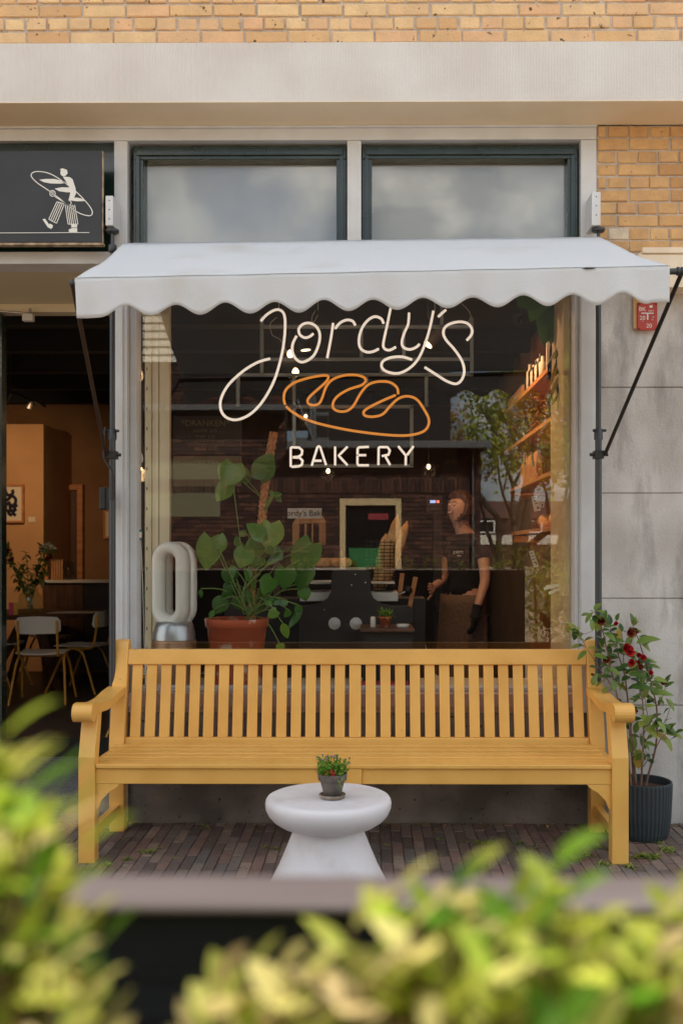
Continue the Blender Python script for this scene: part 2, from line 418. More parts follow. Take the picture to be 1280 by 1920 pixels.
glass_mat('thin_glass', .04, (.97, .97, .95))
# ================================================================ the street
FY = 5.08        # front plane of the facade
GY = 5.20        # glass plane
g = MB(); g.box((-150, -160, -.34), (150, 60, -.03)); tag(g.build('ground', 'street'), kind='structure')
# clinker pavement laid long side towards the shop
pv = MB(); px0, px1 = -2.75, 2.75
i = 0; x = px0
while x < px1:
    y = .62-(i % 2)*.1+rv(-.012, .012)
    while y < FY-.012:
        y1 = min(y+.2, FY-.01); a = max(y, .6); dz = rv(-.0022, .0022); t1 = rv(-.002, .002)
        if y1-a > .03:
            e = .0018; g_ = .0012
            X0, X1, Y0, Y1 = x+g_+rv(0, .0006), x+.052-g_, a+.006, y1-.006
            vs = [(X0, Y0, -.02), (X1, Y0, -.02), (X1, Y1, -.02), (X0, Y1, -.02), (X0, Y0, dz-.004), (X1, Y0, dz-.004), (X1, Y1, dz-.004), (X0, Y1, dz-.004),
                  (X0+e, Y0+e, dz+t1), (X1-e, Y0+e, dz-t1), (X1-e, Y1-e, dz-t1), (X0+e, Y1-e, dz+t1)]
            pv.add(vs, [(0, 1, 5, 4), (1, 2, 6, 5), (2, 3, 7, 6), (3, 0, 4, 7), (4, 5, 9, 8), (5, 6, 10, 9), (6, 7, 11, 10), (7, 4, 8, 11), (8, 9, 10, 11)], 0, random.random())
        y += .2
    x += .052; i += 1
pv.box((px0, .6, -.03), (px1, FY-.005, -.0048), 1)
tag(pv.build('pavement', ['paver', 'joint_sand']), kind='structure')

# ================================================================ the shop building
shop = empty('shop_building', (0, FY, 0), 'yellow brick shop front with a cream concrete beam and a large display window', 'building')
def part(mb, name, m, parent=shop, **k): return mb.build(name, m, parent, **k)
BY = 4.81; ZB0, ZB1 = 3.555, 3.842
def bricks(mb, x0, x1, z0, z1, Y, ch=.065, m=0, mm=1, last=None):
    k = 0; z = z1
    while z > z0+.01:
        zt = z; zb = max(z-ch, z0)
        L_ = .105 if k % 2 == 0 else .211
        x = x0-rv(0, L_)*1.0
        x = x0-(.05 if k % 4 < 2 else .11)
        while x < x1:
            a, b = max(x, x0)+.004, min(x+L_+rv(-.004, .004), x1)-.006
            if b-a > .015:
                j = lambda: rv(-.0022, .0022)
                d = rv(-.003, .003); q = .004
                A, B, Zb, Zt = a+j(), b+j(), zb+.005+j(), zt-.005+j()
                vs = [(A, Y+.03, Zb), (B, Y+.03, Zb), (B, Y+.03, Zt), (A, Y+.03, Zt), (A, Y+.004+d, Zb), (B, Y+.004+d, Zb), (B, Y+.004+d, Zt), (A, Y+.004+d, Zt),
                      (A+q+j(), Y+d, Zb+q+j()), (B-q+j(), Y+d, Zb+q+j()), (B-q+j(), Y+d, Zt-q+j()), (A+q+j(), Y+d, Zt-q+j())]
                rr = random.random()
                if last and last(a, (zb+zt)/2): rr = 1.0
                elif last: rr *= .75
                mb.add(vs, [(0, 1, 5, 4), (1, 2, 6, 5), (2, 3, 7, 6), (3, 0, 4, 7), (4, 5, 9, 8), (5, 6, 10, 9), (6, 7, 11, 10), (7, 4, 8, 11), (8, 9, 10, 11)], m, rr)
            x += L_
        z -= ch; k += 1
    mb.box((x0, Y+.008, z0), (x1, Y+.12, z1), mm)
zt0 = ZP(79, BY)+.001
b = MB(); bricks(b, -2.6, 2.6, zt0, zt0+.065*12, BY+.012); b.box((-14, BY+.14, zt0), (14, BY+.6, 6.3), 1)
b.box((-8, BY+.02, zt0+.065*12), (8, BY+.13, 6.3), 0); b.box((-8, BY+.02, zt0), (-2.6, BY+.13, zt0+.78), 0); b.box((2.6, BY+.02, zt0), (8, BY+.13, zt0+.78), 0)  # unseen upper wall, its top set so the shop's shadow ends at the planter
part(b, 'brick_wall', ['yellow_brick', 'mortar'])
# ribbed cream beam with a soffit
b = MB(); n = 1100; w_ = 8.0/n
pts = []
for k in range(n):
    xx = -4+k*w_; pts += [(xx, BY+.0022), (xx+w_*.25, BY), (xx+w_*.75, BY), (xx+w_, BY+.0022)]
vs = []
for (x, y) in pts: vs += [(x, y, ZB0+.012), (x, y, zt0-.001)]
b.add(vs, [(2*i, 2*i+2, 2*i+3, 2*i+1) for i in range(len(pts)-1)])
b.box((-4, BY+.0024, ZB0+.012), (4, FY-.001, zt0-.0005)); b.box((-4, BY+.0005, ZB0+.003), (4, BY+.02, ZB0+.0119))
b.box((-4, BY+.001, ZB0), (4, FY-.001, ZB0+.0029), 1)
part(b, 'lintel_beam', ['render_cream', 'soffit_bounce_cream'])
# fascia boards below the beam
XR0, XR1 = XP(1087, FY), XP(1118, FY)      # right white post
XL0, XL1 = XP(214, FY), XP(246, FY)        # left white post
XM0, XM1 = XP(650, FY), XP(677, FY)
zF = ZP(262, FY)
b = MB(); b.box((-4, FY-.012, ZP(240, FY)), (XR1, FY+.10, ZB0+.0)); b.box((-4, FY, zF), (XR1-.001, FY+.10, ZP(240, FY)))
part(b, 'fascia_board', 'white_paint', bev=.003)
# posts: run from the pavement sill to the fascia
ZS = ZP(1337, FY)       # underside of the window sill frame
b = MB(); b.box((XR0+.004, FY+.002, ZS+.002), (XR1, FY+.16, zF-.001)); part(b, 'door_post', 'white_paint', bev=.004)
b = MB(); b.box((XL0, FY+.002, .0), (XL1-.02, FY+.16, zF-.001)); b.box((XL0+.03, FY-.004, 0.02), (XL1-.04, FY+.001, ZP(470, FY))); part(b, 'door_post', 'white_paint', bev=.004)
b = MB(); b.box((XM0+.002, FY+.004, ZP(500, FY)+.006), (XM1, FY+.15, zF-.001)); part(b, 'mullion', 'white_paint', bev=.004)
# right side walls: yellow brick above, concrete panels below
ZC = ZP(545, FY)
b = MB(); bricks(b, XR1+.002, 2.4, ZC, ZB0-.001, FY, last=lambda x, z: .01 < x-XR1 < .1 and 2.86 < z < 3.3 and random.random() < .7); part(b, 'brick_pier', ['dark_yellow_brick', 'mortar'])
b = MB(); zz = [ZC-.001, ZP(727, FY), ZP(925, FY), ZP(1122, FY), ZP(1322, FY), -.02]
for a, c in zip(zz[:-1], zz[1:]): b.box((XR1+.002, FY, c+.003), (4, FY+.2, a-.003))
b.box((XR1+.004, FY+.012, -.01), (4, FY+.19, ZC-.01))
cw = part(b, 'concrete_wall', 'concrete', bev=.003)
# plinth below the display window
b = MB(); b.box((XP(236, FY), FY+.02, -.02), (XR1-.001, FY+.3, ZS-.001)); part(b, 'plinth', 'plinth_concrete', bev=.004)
# window sill frame (pinkish paint)
b = MB(); z1 = ZP(1300, FY)
b.box((XL1-.019, FY-.01, ZS+.03), (XR0+.003, FY+.11, z1)); b.box((XL1-.018, FY+.01, ZS), (XR0+.002, FY+.10, ZS+.029))
part(b, 'window_sill', 'pink_paint', bev=.004)
# big display window
win = MB()
ZW1 = ZP(518, FY); xw0, xw1 = XL1-.019, XR0+.003
zg0 = ZP(1292, FY)
win.box((xw0, FY+.05, z1+.001), (xw0+.035, GY+.04, ZW1)); win.box((xw1-.02, FY+.05, z1+.001), (xw1, GY+.04, ZW1))
win.box((xw0+.036, FY+.06, z1+.001), (xw1-.021, GY+.03, zg0)); win.box((xw0, FY+.04, ZW1+.001), (xw1, GY+.05, ZP(500, FY)+.005))
wf = part(win, 'display_window', 'white_paint', bev=.003)
gl = MB(); gl.box((xw0+.034, GY, zg0-.005), (xw1-.019, GY+.006, ZW1+.005)); gl.build('pane', 'shop_glass', wf)
# upper windows with dark green casements
zu0 = ZP(500, FY)+.012; zu1 = ZP(268, FY)
for (a, c) in ((XP(247, FY), XP(649, FY)), (XP(678, FY), XP(1085, FY))):
    f = MB(); t = .052; yy = FY+.035
    z1_ = zu1
    f.box((a, yy, z1_-.068), (c, GY, z1_)); f.box((a, yy, zu0), (a+t, GY, z1_-.069)); f.box((c-t, yy, zu0), (c, GY, z1_-.069)); f.box((a+t+.001, yy, zu0), (c-t-.001, GY, zu0+.05))
    f.box((a+.018, yy-.012, z1_-.05), (c-.018, yy-.001, z1_-.016)); f.box((a+.014, yy-.012, zu0), (a+.036, yy-.001, z1_-.051)); f.box((c-.036, yy-.012, zu0), (c-.014, yy-.001, z1_-.051))
    fo = part(f, 'upper_window', 'green_paint', bev=.003)
    p_ = MB(); p_.box((a+t-.003, GY-.035, zu0+.045), (c-t+.003, GY-.029, z1_-.065)); p_.build('pane', 'upper_glass', fo)
    s_ = MB(); s_.box((a+t-.004, GY+.004, zu0+.03), (c-t+.004, GY+.012, z1_-.05)); s_.build('blind', 'blind_grey', fo)
# reveal and inner frames of the window
b = MB(); b.box((xw1-.055, GY+.05, zg0), (xw1+.02, GY+.42, ZW1)); part(b, 'window_reveal', 'reveal_yellow')
b = MB(); ye = 6.0
xs = XL1-.045
for (a, c, m) in ((XP(272, ye), XP(284, ye), 0), (XP(287, ye), XP(297, ye), 0), (XP(300, ye), XP(318, ye), 0)): b.box((a, ye-.03*(c > 0), .0), (c, ye+.05, 3.0))
b.box((XP(284, ye), ye+.01, 0), (XP(300, ye), ye+.03, 3.0))
for k in range(18): b.box((XP(277, ye), ye-.034, .55+k*.12), (XP(279, ye), ye-.031, .57+k*.12), 1)
b.box((XL0+.01, 5.25, .0), (XL0+.04, 5.3, 3.0))
b.box((XL0+.012, 5.301, .0), (XL0+.038, 5.95, .45)); b.box((XL0+.012, 5.301, 2.8), (XL0+.038, 5.95, 3.0))
part(b, 'side_frame', ['inner_cream', 'black_metal'], bev=.002)
gl = MB(); gl.box((XL0+.022, 5.301, .451), (XL0+.027, 5.95, 2.799)); part(gl, 'side_pane', 'side_glass')
b = MB(); b.box((XL0+.02, GY+.05, .58), (1.45, 5.98, .625)); b.box((XL0+.02, GY+.045, .56), (1.44, GY+.12, .665)); part(b, 'window_board', 'inner_cream', bev=.004)
# doorway
b = MB(); zd1 = ZP(472, FY); zd0 = ZP(495, FY)
b.box((-4, FY-.015, zd0), (XL0-.002, FY+.14, zd1)); part(b, 'door_lintel', 'white_paint', bev=.004)
b = MB(); b.box((-4, FY+.03, zd1+.001), (XL0-.002, FY+.12, zF-.002)); part(b, 'sign_board', 'green_paint')
b = MB(); b.box((-4, FY+.141, zd0+.01), (XL0-.001, 6.1, zd0+.05)); b.box((-4, 5.92, ZP(590, 6)), (XL0-.003, 6.02, zd0+.009)); b.box((-4, 5.90, ZP(570, 6)), (XL0-.003, 5.919, ZP(556, 6)))
part(b, 'porch_soffit', 'inner_cream', bev=.003)
b = MB(); b.box((-4, FY+.0, -.03), (XL0-.002, 6.68, .004)); tag(b.build('entrance_slab', 'slab'), kind='structure')
# interior shell
b = MB(); b.box((-9, 6.69, -.03), (1.6, 13, .002)); b.box((XL0+.04, GY+.18, -.03), (1.6, 6.689, .002)); tag(b.build('floor', 'floor_grey'), kind='structure')
b = MB(); b.box((-9, GY+.2, 3.3), (1.6, 13, 3.4)); b.box((-9, 6.04, 2.95), (XL0, 6.1, 3.3)); b.box((XL0, GY+.06, 3.05), (1.6, GY+.16, 3.3))
for k in range(6): b.box((-8, 6.6+k*1.0, 3.12), (1.4, 6.72+k*1.0, 3.299))
part(b, 'ceiling', 'ceiling_black')
b = MB(); b.box((-14, BY+.61, 3.9), (14, 13.5, 6.28)); b.box((-14, FY+.2, 3.401), (14, 13.5, 3.89)); b.box((-14, 12.76, 0), (14, 13.4, 3.4)); b.box((1.61, FY+.21, -.0), (14, 12.75, 3.4)); part(b, 'unseen_upper_floor', 'mortar')  # unseen storey box added to keep the sun out behind the brick wall
b = MB(); b.box((1.46, GY+.21, 0), (1.6, 9.0, 3.3)); part(b, 'interior_wall', 'orange_wall')
b = MB(); b.box((1.461, 9.001, 0), (1.6, 13, 3.3)); b.box((-9, 12.6, 0), (1.46, 12.75, 3.3)); b.box((-9.1, 6.1, 0), (-9, 12.75, 3.3)); b.box((-9, 6.041, 0), (-4, 6.1, 3.3)); part(b, 'interior_wall', 'interior_wall')
b = MB(); b.box((-8.9, 11.5, 0), (XP(82, 11.5), 12.59, 2.86)); b.box((-8.9, 11.47, 0), (XP(82, 11.5)-.002, 11.499, .98)); part(b, 'interior_wall', 'tan_wall')
b = MB(); b.box((-2.35, 11.2, 0), (1.0, 11.3, 3.0)); b.box((-2.35, 9.4, 0), (-2.25, 11.19, 3.0)); part(b, 'interior_wall', 'dark_wall')

mt = MB(); mt.box((-3.4, 6.72, .003), (XL0-.1, 7.3, .013)); tag(mt.build('door_mat', 'mat_dark', bev=.003), 'dark flat mat lying inside the open shop entrance', 'mat')
# inner door in the back wall
dr = empty('inner_door', (XP(132, 12.55), 12.55, 0), 'wooden framed doorway in the dim back wall of the cafe', 'door')
a, c = XP(111, 12.5), XP(155, 12.5); zt = ZP(908, 12.5)
b = MB(); b.box((a, 12.5, 0), (a+.07, 12.598, zt)); b.box((c-.07, 12.5, 0), (c, 12.598, zt)); b.box((a+.071, 12.5, zt-.07), (c-.071, 12.598, zt)); b.build('frame', 'wood_shelf', dr, bev=.004)
b = MB(); b.box((a+.071, 12.55, 0), (c-.071, 12.59, zt-.071)); b.build('panel', 'dark_wood', dr)

# ================================================================ sign box over the door
zs1, zs0 = ZP(281, 4.95), ZP(453, 4.95); xs1 = XP(191, 4.95)
sg = empty('shop_sign', (-2.0, 4.95, zs0), 'dark grey sign box over the door with a white striding figure', 'sign')
b = MB(); b.box((-3.2, 4.95, zs0), (xs1, 5.0, zs1)); b.build('panel', 'sign_black', sg, bev=.003)
b = MB(); b.box((-3.2, 4.953, zs0-.012), (xs1+.006, 4.99, zs0-.001)); b.box((xs1+.001, 4.953, zs0), (xs1+.005, 4.975, zs1)); b.build('edge', 'sign_edge', sg)
# the figure, outlines given in pixels of the 2x view of the photograph
b = MB()
def S(p, d=0): return P(p[0]/2, p[1]/2, 4.9472-d*.0004)
def poly(pts, d=0): 
    q = [S(p, d) for p in pts]; b.add(q, [tuple(range(len(q)))])
def stroke(pts, w=3, closed=False, d=0):
    pts = smoothpts([Vector((p[0], p[1], 0)) for p in pts], 4, closed)
    n = len(pts); vs = []
    for i, p in enumerate(pts):
        t = (pts[(i+1) % n]-pts[i-1]) if closed else pts[min(i+1, n-1)]-pts[max(i-1, 0)]
        t.normalize(); nn = Vector((-t.y, t.x, 0))*w/2
        vs += [S(p+nn, d), S(p-nn, d)]
    b.add(vs, [(2*i, 2*i+1, (2*i+3) % (2*n), (2*i+2) % (2*n)) for i in range(n if closed else n-1)])
stroke([(119, 662), (123, 648), (145, 643), (185, 650), (225, 672), (270, 705), (310, 742), (340, 778), (347, 800), (335, 809), (300, 800), (262, 776), (225, 745), (180, 712), (140, 685)], 3.5, True)
poly([(148, 674), (170, 671), (205, 671), (240, 679), (253, 686), (225, 689), (190, 688), (165, 683)])
poly([(205, 707), (235, 702), (262, 703), (285, 712), (283, 722), (250, 721), (222, 717)])
poly([(262, 742), (290, 741), (312, 746), (320, 754), (290, 755), (266, 752)])
poly([(236, 662), (262, 664), (273, 672), (284, 705), (286, 725), (275, 750), (258, 752), (264, 725), (262, 705), (252, 686)], 1)
b2_ = [(240+13*math.cos(t), 648+13*math.sin(t)) for t in [k*math.pi/8 for k in range(16)]]; poly(b2_, 2)
poly([(226, 634), (236, 631), (252, 637), (255, 650), (248, 657), (245, 645), (230, 642)], 3)
for (x0, y0, x1_, y1_) in ((214, 757, 184, 822), (221, 759, 191, 826), (228, 761, 198, 829), (235, 763, 205, 833), (242, 765, 213, 837)): stroke([(x0, y0), ((x0+x1_)/2, (y0+y1_)/2), (x1_, y1_)], 3)
for (x0, x1_) in ((246, 256), (253, 263), (260, 270), (267, 277), (274, 285), (281, 293)): stroke([(x0, 768), ((x0+x1_)/2, 805), (x1_, 840)], 3)
stroke([(184, 822), (198, 830), (213, 837)], 3); stroke([(256, 840), (275, 841), (294, 840)], 3)
stroke([(214, 757), (228, 760), (243, 766)], 3); stroke([(246, 768), (264, 771), (282, 776)], 3)
poly([(160, 822), (170, 820), (184, 840), (200, 850), (193, 859), (180, 852)]); poly([(188, 838), (200, 845), (196, 852), (184, 846)], 1)
poly([(259, 872), (259, 860), (272, 855), (290, 855), (291, 872)]); poly([(268, 842), (290, 842), (290, 853), (268, 853)], 1)
stroke([(-140, 874), (100, 873), (336, 872)], 2.4)
q = [(198+10*math.cos(t), 725+11*math.sin(t)) for t in [k*math.pi/7 for k in range(14)]]; stroke(q, 3, True)
for k in (-5, 0, 5): stroke([(198+k, 716), (198+k*.6, 724), (198+k, 732)], 2)
stroke([(202, 734), (230, 752), (258, 770), (268, 760), (258, 748)], 3)
b.build('figure_drawing', 'sign_white', sg)

# white clamp brackets on the posts
for (xa, xb, ya, yb) in ((205, 219, 375, 430), (1103, 1119, 370, 432)):
    b = MB(); b.box((XP(xa, 5.0), 4.93, ZP(yb, 5.0)), (XP(xb, 5.0), 5.067, ZP(ya, 5.0)))
    for k in range(3): b.lathe([(.004, 0), (.004, .004), (.001, .005)], (0, 0, 0), 8, 1) if 0 else b.box((XP((xa+xb)/2, 5)-.003, 4.926, ZP(ya+10+k*17, 5)), (XP((xa+xb)/2, 5)+.003, 4.931, ZP(ya+10+k*17, 5)+.006), 1)
    o = b.build('bracket', ['white_paint', 'rust_metal'], bev=.003)
    tag(o, 'white wooden bracket block on the %s post above the awning' % ('left' if xa < 600 else 'right'), 'bracket', 'bracket blocks above the awning')

# ================================================================ awning
aw = empty('awning', (0, 4.93, 0), 'white clamp awning with a scalloped valance over the display window', 'awning')
AY = 4.93; FYR = 4.05
RL, RR = P(232, 456, AY), P(1122, 444, AY)
FL, FR = P(143, 521, FYR), P(1252, 498, FYR)
NX, NY = 120, 14
b = MB(); vs = []
for i in range(NX+1):
    u = i/NX
    for j in range(NY+1):
        v = j/NY; p = RL.lerp(RR, u).lerp(FL.lerp(FR, u), v)
        sag = -.012*math.sin(math.pi*v)*(1+.4*math.sin(u*23)) + .004*math.sin(u*61+v*9)*v*(1-v)*4*.5
        sag += .006*math.sin((u*14-v*5))*math.sin(math.pi*v)
        vs.append(p+Vector((0, 0, sag)))
b.add(vs, [(i*(NY+1)+j, i*(NY+1)+j+1, (i+1)*(NY+1)+j+1, (i+1)*(NY+1)+j) for i in range(NX) for j in range(NY)], 0, .5, True)
can = b.build('canopy', 'awning_cloth', aw, solid=.0012)
b = MB(); vs = []; NZ = 8; NXv = 260
for i in range(NXv+1):
    u = i/NXv; p = FL.lerp(FR, u)+Vector((0, -.018, -.004))
    ph = (u*12.0+.03) % 1.0
    dr_ = .118-.010*u+.045*(.5+.5*math.cos(2*math.pi*(12*u-.54)))
    if u < .045: dr_ = .163
    if u > .955: dr_ = max(dr_, .148)
    for j in range(NZ+1):
        v = j/NZ
        wob = (.007*math.sin(u*38+1)+.005*math.sin(u*87))*v
        vs.append(p+Vector((.006*v if u < .02 else 0, wob, -dr_*v)))
b.add(vs, [(i*(NZ+1)+j, i*(NZ+1)+j+1, (i+1)*(NZ+1)+j+1, (i+1)*(NZ+1)+j) for i in range(NXv) for j in range(NZ)], 0, .5, True)
b.build('valance', 'awning_cloth', aw, solid=.0012)
b = MB(); b.tube([FL.lerp(FR, i/40)+Vector((0, -.0195, -.006+.001*math.sin(i))) for i in range(41)], .0009, 4); b.build('seam', 'seam_grey', aw)
b = MB(); c = P(1104, 503, FYR-.024); b.add([c+Vector((-.032, 0, -.001)), c+Vector((-.012, 0, .003)), c+Vector((.018, 0, .003)), c+Vector((.03, 0, .001)), c+Vector((.012, 0, -.0035)), c+Vector((-.015, 0, -.004))], [(0, 5, 4, 3, 2, 1)]); b.build('tear', 'black_metal', aw, solid=.001)
b = MB(); b.tube([FL+Vector((-.012, .004, -.022)), FR+Vector((.06, .004, -.022))], .013, 12)
b.tube([FR+Vector((.036, .004, -.022)), FR+Vector((.044, .004, -.022))], .018, 12); b.tube([FR+Vector((.052, .004, -.022)), FR+Vector((.064, .004, -.022))], .018, 12); b.tube([FL+Vector((-.022, .004, -.022)), FL+Vector((-.012, .004, -.022))], .017, 12)
b.build('front_bar', 'grey_metal', aw)
b = MB(); b.tube([RL+Vector((0, .02, -.03)), RR+Vector((0, .02, -.03))], .034, 14); b.build('roller', 'grey_metal', aw)
for s, (pxp, pytop, arm0, armE) in enumerate(((211, 440, (210, 858), FL+Vector((-.016, .004, -.022))), (1121, 436, (1121, 853), FR+Vector((.058, .004, -.022))))):
    X = XP(pxp, 4.97)
    b = MB(); b.tube([(X, 4.97, .0), (X, 4.97, 1.98)], .0165, 14); b.tube([(X, 4.97, 1.98), (X, 4.97, 2.86)], .0135, 14)
    b.tube([(X, 4.97, 2.86), (X, 4.97, 2.98)], .009, 10)
    b.lathe([(.028, 2.975), (.034, 2.982), (.034, 2.99), (.012, 2.994)], (X, 4.97, 0), 16)
    b.lathe([(.022, 1.94), (.022, 1.99), (.018, 1.995)], (X, 4.97, 0), 14); b.lathe([(.04, .0), (.04, .012), (.02, .02)], (X, 4.97, 0), 14)
    b.lathe([(.02, 2.88), (.022, 2.885), (.022, 2.91), (.02, 2.915)], (X, 4.97, 0), 8)
    b.build('pole', 'grey_metal', aw)
    b = MB(); z = ZP(853, 4.97); b.box((X-.024, 4.945, z-.02), (X+.024, 4.999, z+.02)); b.tube([(X-.045, 4.96, z), (X+.045, 4.96, z)], .009, 8)
    k_ = MB(); k_.tube([(X-.03, 4.96, ZP(808, 4.97)), (X+.036, 4.96, ZP(808, 4.97))], .007, 8); k_.build('bolt', 'black_metal', aw)
    b.build('clamp', 'black_metal', aw, bev=.002)
    b = MB(); st = Vector((X+(.028 if s else -.028), 4.95, z)); b.tube([st, st.lerp(armE, .5), armE], .0095, 8); b.build('arm', 'rust_metal' if s == 0 else 'black_metal', aw)
# crank handle of the awning on the left pole
X = XP(211, 4.97); b = MB()
b.tube([(X-.03, 4.945, 2.0), (X-.034, 4.93, 1.88), (X-.03, 4.93, 1.84), (X+.01, 4.93, 1.78), (X+.012, 4.93, 1.74)], .006, 8); b.tube([(X+.012, 4.93, 1.76), (X+.012, 4.93, 1.64)], .012, 10)
b.build('crank', 'black_metal', aw)
b = MB(); b.box((XP(189, 5.02), 4.99, ZP(956, 5.02)), (XP(203, 5.02), 5.05, ZP(914, 5.02))); b.box((XP(191, 5.02), 4.984, ZP(954, 5.02)), (XP(201, 5.02), 4.99, ZP(916, 5.02)))
tag(b.build('junction_box', 'black_metal', bev=.003), 'small black box mounted beside the left awning pole', 'box')

# ================================================================ cream box on the right wall
b = MB(); x0 = XP(1196, 4.9); zt = ZP(466, 4.95); 
def Zq(y): return ZP(y, 4.95)
b.prism([(x0+.055, Zq(466)), (x0+.04, Zq(468)), (x0+.012, Zq(478)), (x0+.0, Zq(492)), (x0-.004, Zq(507)), (x0+.004, Zq(540)), (x0+.02, Zq(540)), (x0+.55, Zq(540)), (x0+.55, Zq(466))][::-1], 'y', 4.95, FY-.002)
b.box((x0+.03, 4.938, Zq(477)), (x0+.55, 4.949, Zq(466))); b.box((x0+.008, 4.942, Zq(513)), (x0+.55, 4.949, Zq(480)))
tag(b.build('wall_box', 'box_cream', bev=.003), 'cream boxed canopy fixed to the wall at the right edge', 'canopy')

# ================================================================ red hydrant plate
hp = empty('hydrant_plate', (XP(1210, 5.05), 5.06, ZP(620, 5.05)), 'small red utility plate with white letters on the concrete wall', 'sign')
xa, xb, za, zb_ = XP(1194, 5.05), XP(1232, 5.05), ZP(620, 5.05), ZP(568, 5.05)
b = MB(); b.box((XP(1187, 5.06), 5.062, ZP(617, 5.06)), (XP(1226, 5.06), FY-.001, ZP(560, 5.06))); b.build('backing', 'plate_back', hp, bev=.002)
b = MB(); b.box((xa, 5.052, za), (xb, 5.061, zb_)); b.build('plate', 'red_plate', hp, bev=.004, bseg=3)
b = MB()
for x in (xa+.008, xb-.008):
    for z in (za+.008, zb_-.008): b = MB(); b.box((x-.004, 5.049, z-.004), (x+.004, 5.0525, z+.004)); b.build('screw', 'screw', hp, bev=.0015)
b = MB(); W = xb-xa; H = zb_-za
text_into(b, 'BK', (xa+W*.25, 5.0512, zb_-H*.24), .030); text_into(b, '22817', (xa+W*.68, 5.0512, zb_-H*.3), .012)
text_into(b, '20', (xa+W*.25, 5.0512, zb_-H*.56), .030); text_into(b, '20', (xa+W*.58, 5.0512, zb_-H*.84), .030)
text_into(b, '35', (xa+W*.78, 5.0512, zb_-H*.52), .010); text_into(b, '10', (xa+W*.74, 5.0512, zb_-H*.62), .010); text_into(b, ',', (xa+W*.27, 5.0512, zb_-H*.62), .028)
b.box((xa+W*.2, 5.0508, zb_-H*.405), (xa+W*.8, 5.0518, zb_-H*.365)); b.box((xa+W*.47, 5.0508, zb_-H*.62), (xa+W*.54, 5.0518, zb_-H*.41))
b.box((xa+W*.6, 5.0508, zb_-H*.19), (xa+W*.75, 5.0518, zb_-H*.1))
b.build('lettering', 'sign_white', hp)
# ================================================================ bench
DF, DR = 4.40, 4.90
bench = empty('garden_bench', (-.06, 4.65, 0), 'long mustard yellow slatted garden bench in front of the display window', 'bench')
def bp(mb, name, bev=.004, **k): return mb.build(name, 'mustard', bench, bev=bev, **k)
BL, BR = XP(147, DF), XP(1178, DF)
RLx, RRx = XP(207, DR+.02), XP(1132, DR+.02)
lw = .073
# side profile (y,z) of the front leg: straight below, raked back above the seat
zarm = .668
def frontleg(x0, x1):
    b = MB(); b.prism([(DF, 0), (DF+.07, 0), (DF+.07, .46), (DF+.125, zarm), (DF+.065, zarm), (DF, .47)][::-1], 'x', x0, x1); return b
for (a, c) in ((BL, BL+lw), (BR-lw, BR)): bp(frontleg(a, c), 'leg')
def rearleg(x0, x1):
    b = MB(); y = DR
    b.prism([(y, 0), (y+.065, 0), (y+.06, .44), (y+.155, .90), (y+.15, .925), (y+.13, .94), (y+.105, .935), (y+.09, .90), (y-.01, .42)][::-1], 'x', x0, x1); return b
for (a, c) in ((RLx, RLx+.073), (RRx-.073, RRx)): bp(rearleg(a, c), 'leg')
cx = XP(663, DF)
b = MB(); b.box((cx-.035, DF+.012, 0), (cx+.035, DF+.08, .417)); bp(b, 'leg')
b = MB(); b.box((cx-.03, DR+.002, 0), (cx+.03, DR+.06, .40)); bp(b, 'leg')
# arms: s-curved with a rolled front end
for s, (xo, xr) in enumerate(((BL, RLx), (BR, RRx))):
    wA = .088; x0 = xo-.014 if s == 0 else xo+.014-wA
    x1 = x0+wA
    top = smoothpts([Vector((y, z, 0)) for y, z in ((4.37, .706), (4.39, .712), (4.43, .710), (4.50, .698), (4.60, .688), (4.72, .690), (4.84, .704), (4.96, .71))], 3)
    bot = smoothpts([Vector((y, z, 0)) for y, z in ((4.96, .672), (4.84, .668), (4.72, .652), (4.60, .648), (4.50, .655), (4.44, .652), (4.40, .632))], 3)
    roll = [Vector((4.372-.0+.040*math.cos(t)*.98, .670+.041*math.sin(t), 0)) for t in [math.pi*1.5-k*math.pi/9 for k in range(9)]]
    roll = [Vector((4.385+.041*math.cos(t), .671+.041*math.sin(t), 0)) for t in [math.radians(290-k*18) for k in range(11)]]
    pts = [(p.x, p.y) for p in roll]+[(p.x, p.y) for p in top[4:]]+[(p.x, p.y) for p in bot]
    # arm runs from front scroll to the rear post: shear in x
    n = len(pts); sh = (xr-xo)*(.9)
    vs = []
    for xx in (x0, x1):
        for (y, z) in pts: vs.append((xx+sh*max(0, (y-4.44)/.5)*(.55), y, z))
    b = MB(); b.add(vs, [tuple(range(n)), tuple(range(n, 2*n))[::-1]]+[(i, n+i, n+(i+1) % n, (i+1) % n) for i in range(n)], 0, .5, False)
    bp(b, 'armrest', .005)
# back rails, centre stile and slats (the back leans)
def yb(z): return DR+.012+max(0, z-.42)*.185
def slat(mb, x0, x1, z0, z1, t=.018, o=0):
    y0, y1 = yb(z0)+o, yb(z1)+o
    vs = [(x0, y0, z0), (x1, y0, z0), (x1, y0+t, z0), (x0, y0+t, z0), (x0, y1, z1), (x1, y1, z1), (x1, y1+t, z1), (x0, y1+t, z1)]
    mb.add(vs, [(0, 3, 2, 1), (4, 5, 6, 7), (0, 1, 5, 4), (1, 2, 6, 5), (2, 3, 7, 6), (3, 0, 4, 7)])
zr1, zr0 = ZP(1218, 4.985), ZP(1246, 4.985)
b = MB(); slat(b, RLx+.0735, RRx-.0735, zr0, zr1, .04, -.01); bp(b, 'top_rail', .005)
b = MB(); slat(b, RLx+.0735, RRx-.0735, .405, .462, .036, -.002); bp(b, 'bottom_rail')
Yc = 4.95
b = MB(); c0, c1 = XP(654.5, Yc), XP(676.5, Yc); slat(b, c0, c1, .4625, zr0-.0005, .034, -.004); bp(b, 'stile')
xs0 = RLx+.073; xs1 = RRx-.073
